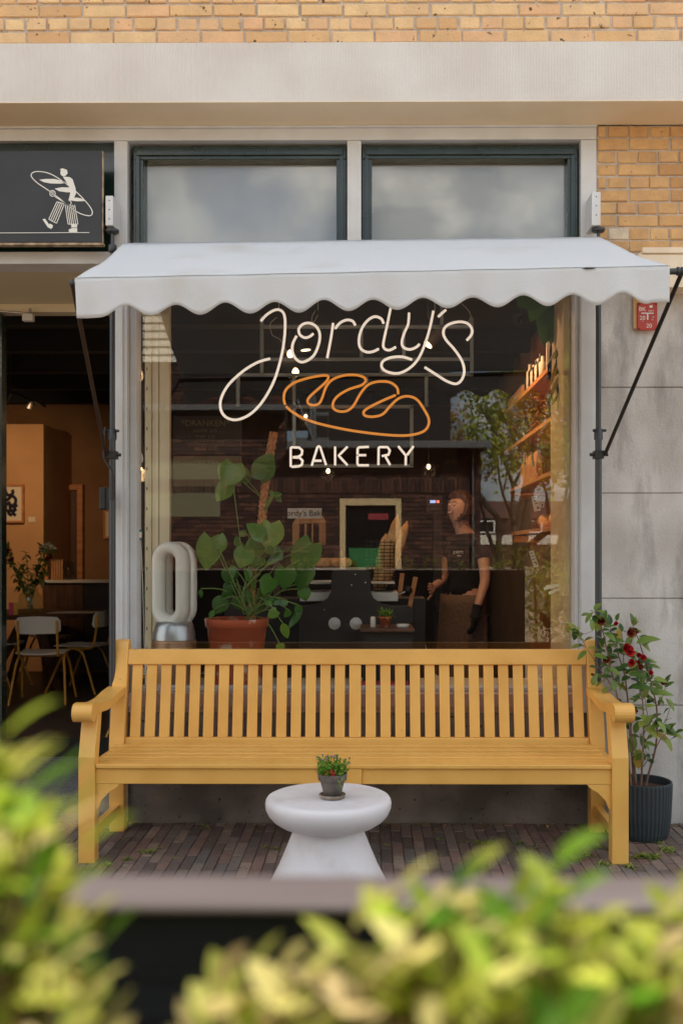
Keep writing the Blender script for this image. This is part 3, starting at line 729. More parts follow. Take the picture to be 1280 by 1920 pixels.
for (a, c) in ((xs0, c0), (c1, xs1)):
    n = 15; pit = (c-a)/(n+.0); sw = .0505; gap = ((c-a)-n*sw)/(n+1)
    for k in range(n):
        x = a+gap+k*(sw+gap); b = MB(); slat(b, x, x+sw, .4625, zr0-.0005, .018, .004); bp(b, 'back_slat', .003)
# seat slats: slightly dished
sy = [4.405+.0, 4.497, 4.571, 4.640, 4.706, 4.772, 4.838]
swd = [.080, .056, .051, .048, .048, .048, .044]
for y, wd in zip(sy, swd):
    t = (y-4.40)/.5; z = .436-.012*math.sin(math.pi*min(1, t*1.0))+.018*max(0, t-.45)
    xi = (1-t)*0+t*1
    a = BL+lw+.001 if y < 4.47 else BL+.045+(RLx-BL)*.35*t; c = BR-lw-.001 if y < 4.47 else BR-.045+(RRx-BR)*.35*t
    if y >= 4.47: a = max(a, BL+.02); c = min(c, BR-.02)
    b = MB(); b.box((a, y, z-.016), (c, y+wd, z+(.003 if y < 4.42 else 0))); bp(b, 'seat_slat', .004)
# aprons
za0, za1 = ZP(1471, 4.415), .4185
b = MB(); b.box((BL+lw+.0005, 4.418, za0), (cx-.0355, 4.446, za1)); b.box((cx+.0355, 4.418, za0), (BR-lw-.0005, 4.446, za1)); bp(b, 'apron', .003)
b = MB(); b.box((cx-.035, 4.408, za0-.003), (cx+.035, 4.4115, za1)); bp(b, 'apron_block', .001)
b = MB(); b.box((RLx+.074, DR+.01, .345), (RRx-.074, DR+.035, .404)); bp(b, 'rear_apron', .003)
for s in (0, 1):
    o = smoothpts([Vector(p) for p in ((0, -.118, 0), (.012, -.10, 0), (.022, -.075, 0), (.045, -.05, 0), (.062, -.034, 0), (.09, -.018, 0), (.105, 0, 0))], 3)
    pts = [(p.x, p.y) for p in o]+[(0, 0)]
    for (yA, yB, xl, xr_) in ((4.42, 4.445, BL+lw+.001, BR-lw-.001),):
        q = [((xl+p[0]) if s == 0 else (xr_-p[0]), za0+p[1]-.0005) for p in pts]
        b = MB(); b.prism(q if s else q[::-1], 'y', yA, yB); bp(b, 'bracket', .002)
    # side rails and stretchers
    xa = BL+.016 if s == 0 else BR-.05; xb = RLx+.018 if s == 0 else RRx-.052
    for (z0, z1, nm) in ((.085, .135, 'stretcher'), (.345, .418, 'side_rail')):
        b = MB(); vs = []
        for (x, y) in ((xa, 4.471), (xa+.034, 4.471), (xb+.034, DR-.001), (xb, DR-.001)): vs += [(x, y, z0), (x, y, z1)]
        b.add(vs, [(0, 2, 4, 6)[::-1], (1, 3, 5, 7), (0, 2, 3, 1), (2, 4, 5, 3), (4, 6, 7, 5), (6, 0, 1, 7)]); bp(b, nm, .003)

# ================================================================ table
TX, TY = XP(615.5, 3.9), 3.90
tb = empty('side_table', (TX, TY, 0), 'round white bowl topped side table standing before the yellow bench', 'table')
b = MB(); b.lathe([(.132, .305), (.16, .309), (.19, .320), (.217, .338), (.235, .358), (.2445, .380), (.2465, .398), (.244, .411), (.238, .420), (.229, .4245), (.215, .4255), (.1, .4258), (.0, .4258)], (TX, TY, 0), 72)
b.ball(P(602, 1530, 3.662), .0022, 1, 6, 4)
b.build('table_top', ['table_white', 'ink'], tb)
b = MB(); b.lathe([(.262, 0), (.264, .006), (.25, .04), (.222, .10), (.196, .15), (.166, .22), (.144, .275), (.136, .295), (.135, .304)], (TX, TY, 0), 72); b.build('base', 'table_white', tb)
# small pot on the table
SX, SY = XP(623, 3.86), 3.86; zt_ = .4262
b = MB(); b.lathe([(0, 0), (.040, 0), (.048, .004), (.052, .012), (.0515, .016), (.048, .0165), (.045, .010), (.0, .008)], (SX, SY, zt_), 40)
tag(b.build('saucer', 'saucer_clay'), 'small round clay saucer under the tiny flower pot on the white table', 'saucer')
fp = empty('flower_pot', (SX, SY, zt_+.0085), 'small weathered grey clay pot of blue and red flowers on the white table', 'flower pot')
b = MB(); z0 = zt_+.0085
b.lathe([(.0, 0), (.031, 0), (.033, .002), (.0475, .060), (.0480, .062), (.0535, .0625), (.0555, .064), (.0575, .086), (.0565, .088), (.053, .088), (.050, .078), (.0, .076)], (SX, SY, z0), 40)
b.build('pot', 'grey_clay', fp)
b = MB()
for k in range(90):
    a = rv(0, 6.283); rr = .048*math.sqrt(random.random()); p0 = Vector((SX+rr*math.cos(a), SY+rr*math.sin(a), z0+.074))
    hgt = rv(.03, .085)*(1.1-rr*4); lean = Vector((math.cos(a), math.sin(a), 0))*rv(.0, .035)+Vector((rv(-.01, .01), 0, 0))
    p1 = p0+lean+Vector((0, 0, hgt)); b.tube([p0, p0.lerp(p1, .5)-lean*.15, p1], .0007, 4, 0, cap=False, r=.3)
    for j in range(9):
        t = .3+.7*j/9; b.leaf(p0.lerp(p1, t), rdir()+Vector((0, 0, .4)), (0, 0, 1), rv(.010, .019), rv(.005, .008), .2, .2, 0, seg=3, r=random.random())
for k in range(8):
    p0 = Vector((SX+.03+.01*rv(-1, 1), SY-.052, z0+.084-k*.006)); b.leaf(p0, rdir()+Vector((0, -.3, -.3)), (0, -1, 0), .012, .005, .2, .2, 0, seg=3, r=random.random())
b.build('foliage', 'herb_leaf', fp)
b = MB()
for (fx, fy) in ((594, 1420), (604, 1415), (603, 1423), (612, 1424), (613, 1418), (622, 1418), (627, 1417), (631, 1421), (645, 1425), (648, 1424), (652, 1429), (654, 1431), (600, 1428)):
    c = P(fx, fy, 3.86+rv(-.02, .02))
    b.tube([c, c+Vector(((SX-c.x)*.4, 0, -.035))], .0006, 4, 1, cap=False)
    for j in range(5): b.leaf(c, Vector((math.cos(j*1.26), -.5, math.sin(j*1.26))), (0, -1, 0), .0045, .0035, .1, .1, 0, seg=2)
b.build('blue_flower', ['blue_petal', 'herb_leaf'], fp)
b = MB(); c = P(619, 1450, 3.82)
for j in range(9):
    a = j*.7; b.leaf(c+Vector((.008*math.cos(a), 0, .002*math.sin(a)-.004)), Vector((math.cos(a), -.35, .5*math.sin(a)+.25)), (0, -1, .3), .017, .015, .5, .3, 0, seg=4, r=random.random())
b.build('red_flower', 'red_petal', fp)

# ================================================================ camellia
CX, CY = XP(1204, 4.82), 4.84
cm = empty('camellia_shrub', (CX, CY, 0), 'flowering camellia with red blooms in a ribbed dark pot beside the bench', 'shrub')
b = MB(); n = 168; prof = [(.105, .0), (.118, .006), (.127, .03), (.136, .10), (.1405, .20), (.1425, .262), (.1425, .272), (.138, .274), (.134, .27), (.131, .235), (.0, .232)]
vs = []
for (rr, z) in prof:
    for j in range(n):
        a = 2*math.pi*j/n; k = 1+(.017*(1 if (j % 4) < 2 else -1) if .005 < z < .265 and rr > .135-.05 and rr != .131 else 0)
        vs.append((CX+rr*k*math.cos(a), CY+rr*k*math.sin(a), z))
b.add(vs, [(i*n+j, i*n+(j+1) % n, (i+1)*n+(j+1) % n, (i+1)*n+j) for i in range(len(prof)-1) for j in range(n)], 0, .5, False)
b.build('pot', 'anthracite', cm)
b = MB(); b.lathe([(.133, .236), (.09, .243), (0, .248)], (CX, CY, 0), 24); b.build('soil', 'soil', cm)
st = MB(); lf = MB(); fl = MB(); bf = MB()
def CP(x, y, d=0): return P(1040+x/3.69, 1120+y/3.69, CY+d)
stems = [  # in pixels of the enlarged view
 ([(525, 1310), (505, 1120), (500, 1000), (440, 740), (400, 560), (360, 380), (330, 240), (300, 150), (268, 100)], -.04),
 ([(560, 1310), (545, 1150), (520, 900), (500, 700), (480, 540), (430, 380), (400, 300), (380, 200)], .03),
 ([(590, 1320), (600, 1180), (610, 950), (606, 760), (590, 560), (560, 430)], -.06),
 ([(625, 1320), (640, 1240), (690, 1060), (705, 900), (700, 760), (670, 620), (640, 500), (600, 370), (560, 250), (535, 190)], 0),
 ([(545, 1300), (530, 1100), (515, 950), (520, 850), (500, 780)], .06),
 ([(400, 640), (370, 580), (300, 480), (250, 400), (205, 330), (160, 240), (135, 195)], -.05),
 ([(500, 560), (530, 540), (600, 520)], .0), ([(700, 760), (740, 690), (760, 620), (740, 590)], .03),
 ([(690, 1060), (730, 980), (790, 930), (850, 960)], -.02), ([(600, 1180), (640, 1120), (625, 1060)], .02),
 ([(480, 540), (470, 400), (460, 250), (430, 190)], .04), ([(700, 900), (760, 860), (800, 740)], .05), ([(610, 950), (640, 860), (620, 700), (600, 600)], .05)]
allp = []
for q, d in stems:
    pts = smoothpts([CP(x, y, d*(1-abs(i/len(q)-.5))) for i, (x, y) in enumerate(q)], 4)
    if q[0][1] > 1250: pts[0].y = CY+d*.6; pts = [Vector((pts[0].x, pts[0].y, .235))]+pts
    k = len(pts); r0 = .0062 if q[0][1] > 1250 else .0028
    st.tube(pts, [r0*(1-.75*i/k) for i in range(k)], 7)
    allp.append(pts)
def cleaf(p, d, ln, r_): lf.leaf(p, d, Vector((0, -.55, 1)), ln, ln*rv(.48, .58), rv(.1, .35), rv(.15, .4), 0, 'ovate', 6, r_)
big = [(330, 310, 60, 80, .55), (255, 190, 60, 100, .5), (180, 290, 50, 30, .62), (550, 165, 45, 85, .55), (440, 250, 60, 95, .8), (640, 290, 110, 20, .45), (520, 380, 110, 5, .4),
       (510, 300, 60, 70, .5), (400, 400, 50, 20, .1), (300, 540, 60, 10, .3), (350, 545, 60, 10, .1), (480, 470, 60, 30, .1), (410, 510, 60, -20, .5), (440, 560, 60, -60, .5), (530, 515, 70, 10, .45), (570, 530, 80, 5, .15),
       (620, 520, 60, -10, .5), (600, 590, 60, 5, .1), (600, 620, 100, 5, .25), (620, 665, 60, 60, .6), (740, 660, 100, 10, .4), (730, 570, 70, -10, .55), (790, 600, 50, 45, .45), (770, 590, 30, 70, .3),
       (660, 700, 60, -30, .4), (740, 720, 60, -50, .55), (800, 740, 70, -50, .45), (640, 850, 60, 70, .5), (560, 900, 60, 80, .35), (520, 890, 50, -70, .5), (655, 920, 100, -40, .75), (765, 990, 130, -30, .85),
       (530, 1010, 90, 80, .45), (660, 1010, 60, 0, .5), (580, 1120, 90, 85, .85), (740, 900, 70, -50, .5), (785, 895, 50, 60, .3), (840, 950, 70, -30, .65), (340, 640, 50, 60, .45), (270, 570, 60, 80, .35),
       (300, 600, 40, 60, .3), (270, 480, 50, 0, .1), (380, 450, 50, 30, .1), (480, 760, 70, -20, .3), (540, 705, 40, 0, .4), (545, 790, 40, 20, .1), (640, 430, 90, 10, .45), (310, 95, 40, 30, .4), (290, 60, 50, 55, .4),
       (430, 135, 40, 80, .35), (150, 335, 60, 20, .5), (250, 345, 50, 10, .75), (215, 115, 50, 20, .4), (110, 195, 50, 10, .9), (90, 215, 40, -80, 1.0), (350, 225, 40, 15, .15), (360, 190, 40, 10, .3),
       (375, 370, 50, -80, .1), (440, 365, 60, 20, .1), (420, 300, 80, 10, .3), (565, 225, 40, 10, .4), (540, 415, 60, -40, .3), (590, 650, 60, -70, .15), (690, 820, 60, 40, .3), (560, 840, 60, 15, .1), (650, 560, 50, 60, .35)]
for (x, y, ln, ang, r_) in big:
    ln_m = ln/3.69/1867*CY*1.5; dd = rv(-.09, .09); c = CP(x, y, dd)
    d = Vector((math.cos(R(ang)), rv(-.5, .3), math.sin(R(ang)))).normalized()
    if random.random() < .5 and abs(ang) < 50 and x < 420: d.x *= -1
    # attach to the nearest stem point
    best = min((q for pp in allp for q in pp), key=lambda q: (q-(c-d*ln_m*.5)).length)
    bs = c-d*ln_m*.5
    if (best-bs).length > .004: st.tube([best, best.lerp(bs, .5)+Vector((0, 0, -.003)), bs], .0011, 5, 0)
    cleaf(bs, d, ln_m, min(1, max(0, r_+rv(-.1, .1))))
for pp in allp:
    for q in pp[len(pp)//3:]:
        if random.random() < .85:
            d = rdir()+Vector((0, -.2, .25)); d.normalize(); cleaf(q+d*.006, d, rv(.045, .078), random.random()*.65)
def bloom(mb, c, rad, n):
    for j in range(n):
        a = j*2.4; e = .25+.75*j/n; d = Vector((math.cos(a)*e, -.75+.4*e, math.sin(a)*e)).normalized()
        mb.leaf(c, d, Vector((0, -1, .2)), rad*rv(.7, 1.05), rad*.95, -.3, .35, 0, seg=4, r=random.random())
for (x, y, rd, red) in ((495, 350, .036, 1), (515, 380, .03, 1), (525, 450, .028, 1), (570, 455, .028, 1), (605, 415, .024, 1), (590, 480, .022, 0), (660, 520, .02, 1), (740, 590, .018, 0), (520, 245, .033, 0), (545, 235, .026, 0),
                        (315, 165, .032, 0), (418, 180, .018, 1), (350, 430, .028, 0), (550, 785, .02, 0), (255, 532, .01, 0), (575, 400, .02, 1)):
    q_ = MB(); bloom(q_, CP(x, y, rv(-.08, -.02)), rd, 16); q_.build('red_flower' if red else 'wilted_flower', 'red_petal' if red else 'brown_petal', cm)
st.build('stems', 'camellia_stem', cm); lf.build('foliage', 'camellia_leaf', cm)

# ================================================================ planter in front of the camera and its plants
pl = empty('planter_box', (-.4, .3, 0), 'tall dark wooden planter with a pale rim in the blurred foreground', 'planter')
PXa, PXb = -2.4, 1.55
b = MB()
for k in range(8): b.box((PXa, .520, .03+k*.145), (PXb, .545, .03+k*.145+(.140 if k < 7 else .1505)))
for k in range(8): b.box((PXa, -.10, .02+k*.145), (PXb, -.075, .02+k*.145+.140))
for k in range(8): b.box((PXa, -.074, .02+k*.145), (PXa+.025, .519, .02+k*.145+.140)); b.box((PXb-.025, -.074, .02+k*.145), (PXb, .519, .02+k*.145+.140))
for x in (PXa+.05, -.9, PXb-.1): b.box((x, .47, .0), (x+.05, .519, 1.16))
b.build('board', 'planter_wood', pl, bev=.003)
b = MB(); b.box((PXa-.01, .505, 1.196), (PXb+.01, .552, 1.201)); b.box((PXa-.01, -.11, 1.1905), (PXb+.01, -.05, 1.202)); b.build('rim', 'rim_wood', pl, bev=.004)
b = MB(); b.box((PXa+.03, -.07, .9), (PXb-.03, .515, 1.0)); b.build('soil', 'soil', pl)
def hedge_shrub(tips, base, label, nl=14, lsz=(.018, .030), yr=(.34, .47), group='leafy shrubs in the foreground planter'):
    root = empty('hedge_shrub', base, label, 'shrub', group)
    s_ = MB(); l_ = MB()
    for (tx, ty, Yt) in tips:
        tip = P(tx-(34 if tx < 240 else 0), ty+(45 if tx < 240 else 52), Yt) if tx is not None else ty
        b0 = Vector((base[0]+(tip.x-base[0])*.5+rv(-.02, .02), base[1]+(tip.y-base[1])*.4+rv(-.02, .02), 1.0))
        mid = b0.lerp(tip, .5)+Vector((rv(-.015, .015), rv(-.015, .015), 0))
        pts = smoothpts([b0, mid, tip], 6); s_.tube(pts, [.0028*(1-.7*i/len(pts)) for i in range(len(pts))], 5)
        Lh = (tip-b0).length; tone = rv(.15, .85)
        for j in range(nl):
            t = 1-.62*(j/nl)**1.1 ; q = pts[min(len(pts)-1, int(t*(len(pts)-1)))]
            a = j*2.4+rv(-.3, .3); e = .9+1.5*(j/nl)
            d = Vector((math.cos(a)*e, math.sin(a)*e, 1.0-.5*(j/nl))).normalized()
            l_.leaf(q, d, Vector((0, 0, 1)) if d.z < .8 else Vector((math.cos(a), math.sin(a), .2)), rv(*lsz), rv(.013, .019), rv(-.1, .3), .2, 0, 'ovate', 4, min(1, max(0, tone+rv(-.3, .3))))
    s_.build('stems', 'stem_brown', root); l_.build('foliage', 'hedge_leaf', root)
    return root
def region(n, x0, x1, topf, bot, yr):
    o = []
    for k in range(n):
        x = rv(x0, x1); t = topf(x); y = t+(bot-t)*random.random()**1.2; o.append((x, y, rv(*yr)))
    return o
topL = lambda x: 1345+max(0, (x-60))*1.05+abs(math.sin(x*.045))*70 if x < 190 else 1620+(x-190)*5
tipsL = [(40, 1340, .40), (70, 1415, .38), (120, 1440, .36), (20, 1450, .42), (150, 1500, .42), (60, 1560, .36), (175, 1560, .4), (30, 1630, .42), (130, 1650, .38), (190, 1690, .42), (220, 1735, .44), (90, 1700, .4), (165, 1760, .42), (40, 1760, .38),
         (100, 1820, .42), (190, 1830, .40), (140, 1880, .4), (60, 1880, .42), (215, 1900, .42), (10, 1540, .38), (0, 1700, .4), (5, 1850, .42)]
hedge_shrub(tipsL+region(24, -120, 160, topL, 1960, (.34, .46)), (-.19, .36, 1.0), 'blurred yellow green shrub rising at the lower left corner')
hedge_shrub([(400, 1800, .40), (450, 1790, .42), (520, 1775, .40), (560, 1790, .38), (480, 1850, .4), (600, 1830, .42), (390, 1870, .42), (540, 1880, .4), (650, 1790, .42), (440, 1935, .4), (620, 1890, .42), (580, 1900, .38)]
            +region(5, 400, 680, lambda x: 1850, 1960, (.36, .46)), (-.05, .36, 1.0), 'blurred low light green shrub at the bottom centre of the view')
topR = lambda x: (1700-(x-640)*.35 if x < 900 else 1625-(x-900)*.3) + abs(math.sin(x*.03))*60
hedge_shrub([(660, 1690, .42), (740, 1625, .42), (700, 1740, .40), (770, 1690, .38), (830, 1640, .42), (860, 1610, .44), (900, 1680, .42), (800, 1760, .4), (720, 1800, .38), (880, 1780, .40), (940, 1730, .36), (960, 1640, .42)]
            +region(14, 640, 960, lambda x: topR(x)+40, 1990, (.34, .46)), (.04, .36, 1.0), 'blurred dense green shrub right of the bottom centre')
hedge_shrub([(1040, 1575, .42), (1020, 1600, .44), (1060, 1640, .40), (1000, 1690, .38), (1110, 1690, .42), (1160, 1720, .40), (1090, 1750, .38), (1230, 1680, .42), (1270, 1620, .44), (1280, 1700, .4), (1200, 1780, .38)]
            +region(18, 960, 1300, lambda x: 1740, 1990, (.34, .46)), (.14, .36, 1.0), 'blurred tall green shrub at the lower right corner')
# further shrubs along the planter, which the window reflects
for (x0, lab) in ((-2.05, 'low green shrub at the far left end of the planter'), (-1.55, 'low green shrub second from the left planter end'), (-1.05, 'low green shrub third from the left planter end'), (-.62, 'low green shrub just left of the blurred corner shrub'), (.55, 'low green shrub just right of the blurred corner shrub'), (.95, 'low green shrub second from the right planter end'), (1.35, 'low green shrub at the far right end of the planter')):
    tips = [(None, Vector((x0+rv(-.24, .24), rv(.2, .5), rv(1.18, 1.34))), 0) for k in range(34)]
    hedge_shrub(tips, (x0, .3, 1.0), lab, 10)

# ================================================================ weeds and litter
b = MB()
def tuft(x, y, n, s):
    for k in range(n):
        a = rv(0, 6.283); d = Vector((math.cos(a), math.sin(a), rv(.3, 1.4)))
        q = Vector((x+rv(-s, s)*1.2, y+rv(-s, s)*.8, .0)); b.leaf(q, d, (0, 0, 1), rv(.5, 1)*s*2.0, s*.34, .4, .1, 0, 'ovate' if k % 3 else 'blade', 3, random.random())
for (px_, py_, n, s) in ((1225, 1608, 40, .028), (1250, 1595, 34, .026), (1205, 1605, 30, .024), (1190, 1608, 20, .02), (1148, 1592, 24, .022), (1122, 1590, 16, .02), (1080, 1612, 24, .022), (1105, 1605, 20, .02), (1060, 1600, 24, .022), (1180, 1625, 22, .022),
                         (1088, 1560, 18, .016), (905, 1582, 30, .024), (870, 1580, 12, .014), (824, 1575, 12, .014), (975, 1582, 22, .018), (1000, 1590, 16, .014), (275, 1600, 30, .022), (300, 1592, 14, .012), (240, 1613, 26, .018),
                         (386, 1552, 14, .014), (438, 1557, 12, .012), (520, 1593, 20, .015), (500, 1590, 12, .012), (640, 1560, 8, .012), (725, 1585, 10, .012), (1230, 1580, 16, .018), (1130, 1620, 20, .02), (1040, 1625, 14, .018), (200, 1625, 18, .016), (330, 1610, 12, .01), (960, 1560, 10, .01)):
    y = F*CAMH/(py_-PY0); tuft(XP(px_, y), y, n, s)
for k in range(420):
    x = -2+round((rv(-2, 2)+2)/.052)*.052; tuft(x, rv(3.2, 5.05), random.randint(2, 5), rv(.005, .012))
for k in range(90):
    tuft(rv(-1.2, 2.2), 5.05+rv(-.02, .01), 4, rv(.006, .014))
tag(b.build('weeds', 'weed'), 'small green weeds growing in the joints of the brick paving', 'weeds', kind='stuff')
b = MB()
for k in range(260):
    near = random.random() < .7
    x = rv(-1.6, 2.2); y = 5.06-abs(random.gauss(0, .05)) if near else rv(3.3, 5.0); s = rv(.004, .014) if near else rv(.004, .011)
    d = Vector((rv(-1, 1), rv(-1, 1), rv(0, .3))); b.leaf((x, y, .004), d, (0, 0, 1), s*1.6, s, .3, .3, 0, 'ovate', 3, random.random())
tag(b.build('leaf_litter', 'litter'), 'dry brown leaf bits scattered on the paving along the wall', 'leaf litter', kind='stuff')
# ================================================================ neon sign
NYS = 5.42
ns = empty('neon_sign', (XP(640, NYS), NYS, ZP(880, NYS)), 'neon sign reading Jordy\'s Bakery with an amber loaf outline behind the glass', 'neon sign')
def NP(x, y, d=0): return P(380+x/2.3704, 540+y/2.3704, NYS+d)
def ntube(mb, pts, rad=.0073, closed=False): mb.tube(smoothpts([NP(x, y) for x, y in pts], 4, closed), rad, 10, closed=closed)
white = [
 [(258, 147), (285, 118), (320, 98), (346, 99), (363, 122), (366, 180), (358, 260), (343, 330), (320, 405), (285, 475), (245, 530), (200, 568), (150, 586), (110, 578), (85, 552), (78, 515), (88, 475), (115, 430), (155, 390), (200, 355), (250, 328), (300, 314)],
 [(417, 213), (401, 245), (398, 280), (410, 310), (435, 329), (465, 322), (495, 297), (515, 250), (520, 205), (505, 172), (475, 156), (445, 161), (427, 182), (432, 208), (455, 221), (478, 214), (491, 202)],
 [(579, 156), (570, 220), (553, 311)], [(588, 181), (610, 155), (640, 142), (665, 147), (678, 166)],
 [(803, 158), (793, 137), (765, 127), (735, 142), (708, 177), (694, 225), (699, 265), (725, 284), (755, 283), (782, 270)],
 [(838, 70), (820, 160), (802, 245), (808, 270), (830, 276), (858, 262)],
 [(916, 110), (912, 160), (895, 200), (884, 240), (892, 264), (920, 273), (948, 263), (962, 249)],
 [(1024, 102), (1010, 170), (990, 240), (960, 310), (920, 355), (870, 379), (820, 373), (795, 352), (800, 326), (835, 309), (885, 306), (930, 319)],
 [(985, 352), (1040, 387), (1085, 415), (1125, 426), (1150, 407), (1161, 370), (1150, 322), (1115, 270), (1080, 230), (1068, 195), (1085, 166), (1130, 151), (1170, 155), (1193, 177), (1194, 205), (1172, 233)],
 [(1080, 97), (1062, 112), (1045, 128)]]
for q, nm in zip(white, 'letter letter letter letter letter letter letter letter letter letter'.split()):
    b = MB(); ntube(b, q); b.build('letter_tube', 'neon_white', ns)
b = MB(); ntube(b, [(366, 518), (360, 490), (368, 455), (400, 425), (450, 405), (520, 390), (552, 390), (557, 402), (540, 425), (500, 460), (470, 490), (468, 512), (490, 521), (515, 515), (530, 490), (548, 440), (575, 408), (620, 390), (670, 386), (710, 394), (724, 410),
                (705, 432), (650, 450), (600, 480), (579, 510), (581, 535), (605, 548), (640, 546), (670, 522), (700, 470), (735, 430), (780, 416), (830, 419), (862, 442), (868, 472)], .0071)
ntube(b, [(857, 476), (800, 500), (740, 530), (715, 550), (722, 568), (760, 572), (800, 560), (835, 522), (870, 491), (910, 481), (950, 495), (980, 535), (1003, 580), (1000, 615), (975, 640), (920, 654), (850, 655), (750, 646), (640, 630), (520, 604), (450, 580), (400, 552), (370, 526)], .0071)
b.build('loaf_outline', 'neon_amber', ns)
for q in ([[(391, 795), (391, 712), (396, 708), (428, 709), (442, 722), (440, 740), (425, 750), (400, 752)], [(400, 753), (430, 754), (444, 768), (440, 786), (425, 793), (394, 795)]],
          [[(484, 790), (509, 708), (516, 703), (522, 708), (548, 787)], [(494, 768), (528, 768)]],
          [[(588, 705), (588, 788)], [(643, 705), (604, 745), (643, 788)]],
          [[(738, 706), (694, 708), (688, 714), (687, 740)], [(687, 745), (687, 782), (692, 788), (738, 788)], [(692, 743), (726, 743)]],
          [[(780, 787), (781, 712), (786, 707), (820, 707), (831, 722), (825, 741), (795, 747)], [(812, 750), (832, 787)]],
          [[(868, 703), (902, 745), (901, 788)], [(936, 703), (908, 742)]]):
    b = MB()
    for p in q:
        pts = []
        for i, a in enumerate(p[:-1]):
            c = p[i+1]; n = 5
            for k in range(n): pts.append((a[0]+(c[0]-a[0])*k/n, a[1]+(c[1]-a[1])*k/n))
        pts.append(p[-1]); b.tube([NP(x, y) for x, y in pts], .0066, 10)
    b.build('letter_tube', 'neon_white', ns)
b = MB()
def fr(x0, y0, x1, y1):
    a, c = NP(min(x0, x1), max(y0, y1), .03), NP(max(x0, x1), min(y0, y1), .03)
    if abs(x0-x1) < 2: a.x -= .009; c.x += .009
    else: a.z -= .009; c.z += .009
    b.box((a.x, a.y, a.z), (c.x, a.y+.012, c.z))
for q in ((262, 172, 1195, 172), (262, 316, 1195, 316), (150, 385, 1200, 385), (385, 527, 935, 527), (262, 125, 262, 385), (1195, 130, 1195, 385), (705, 172, 705, 316), (795, 316, 795, 385), (893, 172, 893, 316), (1062, 60, 1062, 172), (156, 385, 156, 527), (728, 385, 728, 420), (993, 385, 993, 527), (405, 385, 405, 700), (928, 527, 928, 790), (405, 790, 935, 790)): fr(*q)
b.build('support_frame', 'clear_frame', ns)
for x, y0 in ((338, -160), (512, -160), (1030, -160)): b = MB(); b.tube([NP(x, y0, .03), NP(x, 100, .03)], .0015, 5); b.build('hanging_wire', 'cord', ns)
for q in ([(500, 100), (485, 130), (490, 155), (512, 120)], [(330, 130), (300, 160), (310, 210), (345, 230), (380, 300)], [(1150, 70), (1180, 100), (1190, 130), (1170, 160)]): b = MB(); b.tube(smoothpts([NP(x, y, .03) for x, y in q], 4), .0014, 5); b.build('hanging_wire', 'cord', ns)

# ================================================================ air purifier
AX, AYY = XP(327, 5.6), 5.60; zb = .626
pu = empty('air_purifier', (AX, AYY, zb), 'white loop shaped fan purifier with a copper perforated base behind the window', 'fan')
b = MB(); b.lathe([(.118, 0), (.122, .01), (.122, .26), (.119, .262)], (AX, AYY, zb), 48)
b.build('perforated_base', 'kraft_metal' if 'kraft_metal' in MATS else mat('copper_metal', srgb(176, 138, 106), .4, metal=.6), pu)
b = MB()
for i in range(52):
    a = -math.pi+i*math.pi/52
    for j in range(17):
        an = a+(j % 2)*.03; c = Vector((AX+.1223*math.cos(an), AYY+.1223*math.sin(an), zb+.035+j*.013)); t = Vector((-math.sin(an), math.cos(an), 0))*.0022; u = Vector((0, 0, .0028)); o = Vector((math.cos(an), math.sin(an), 0))*.0005
        b.add([c-t+o, c-u+o, c+t+o, c+u+o], [(0, 1, 2, 3)])
b.build('perforation', 'black_metal', pu)
b = MB(); 
prof = [(.119, .263), (.116, .30), (.108, .335), (.098, .362), (.07, .372), (0, .375)]
b.lathe(prof, (AX, AYY, zb), 48); b.build('collar', 'silver', pu)
def loop_ring(cx_, cy_, z0, H, Wd, cs, yaw, mb, m=0):
    r_ = Wd/2; pts = []
    ns_ = 20
    for k in range(ns_+1): a = math.pi*k/ns_; pts.append((r_*math.cos(a), z0+H-r_+r_*math.sin(a), math.cos(a), math.sin(a)))
    for k in range(ns_+1): a = math.pi+math.pi*k/ns_; pts.append((r_*math.cos(a), z0+r_+r_*math.sin(a), math.cos(a), math.sin(a)))
    n = len(pts); k = len(cs); vs = []
    M = Matrix.Rotation(yaw, 4, 'Z')
    for (x, z, nx, nz_) in pts:
        for (o, d) in cs:
            v = M @ Vector((x+nx*o, d, 0)); vs.append((cx_+v.x, cy_+v.y, z+nz_*o))
    mb.add(vs, [(i*k+j, ((i+1) % n)*k+j, ((i+1) % n)*k+(j+1) % k, i*k+(j+1) % k) for i in range(n) for j in range(k)], m, .5, True)
yw = R(-24); z0 = zb+.335
b = MB(); loop_ring(AX, AYY, z0+.035, .405, .145, [(.004, -.080), (.018, -.080), (.031, -.070), (.037, -.050), (.038, -.003), (-.020, -.003), (-.030, -.03), (-.026, -.055), (-.012, -.074)], yw, b); b.build('front_loop', 'plastic_white', pu)
b = MB(); loop_ring(AX, AYY, z0+.035, .405, .145, [(.038, .003), (.038, .055), (.03, .075), (.012, .083), (-.01, .076), (-.024, .05), (-.020, .003)], yw, b); b.build('rear_loop', 'plastic_white', pu)
b = MB(); loop_ring(AX, AYY, z0+.035, .405, .145, [(.034, -.0032), (.034, .0032), (-.016, .0032), (-.016, -.0032)], yw, b); b.build('seam', 'black_gloss', pu)

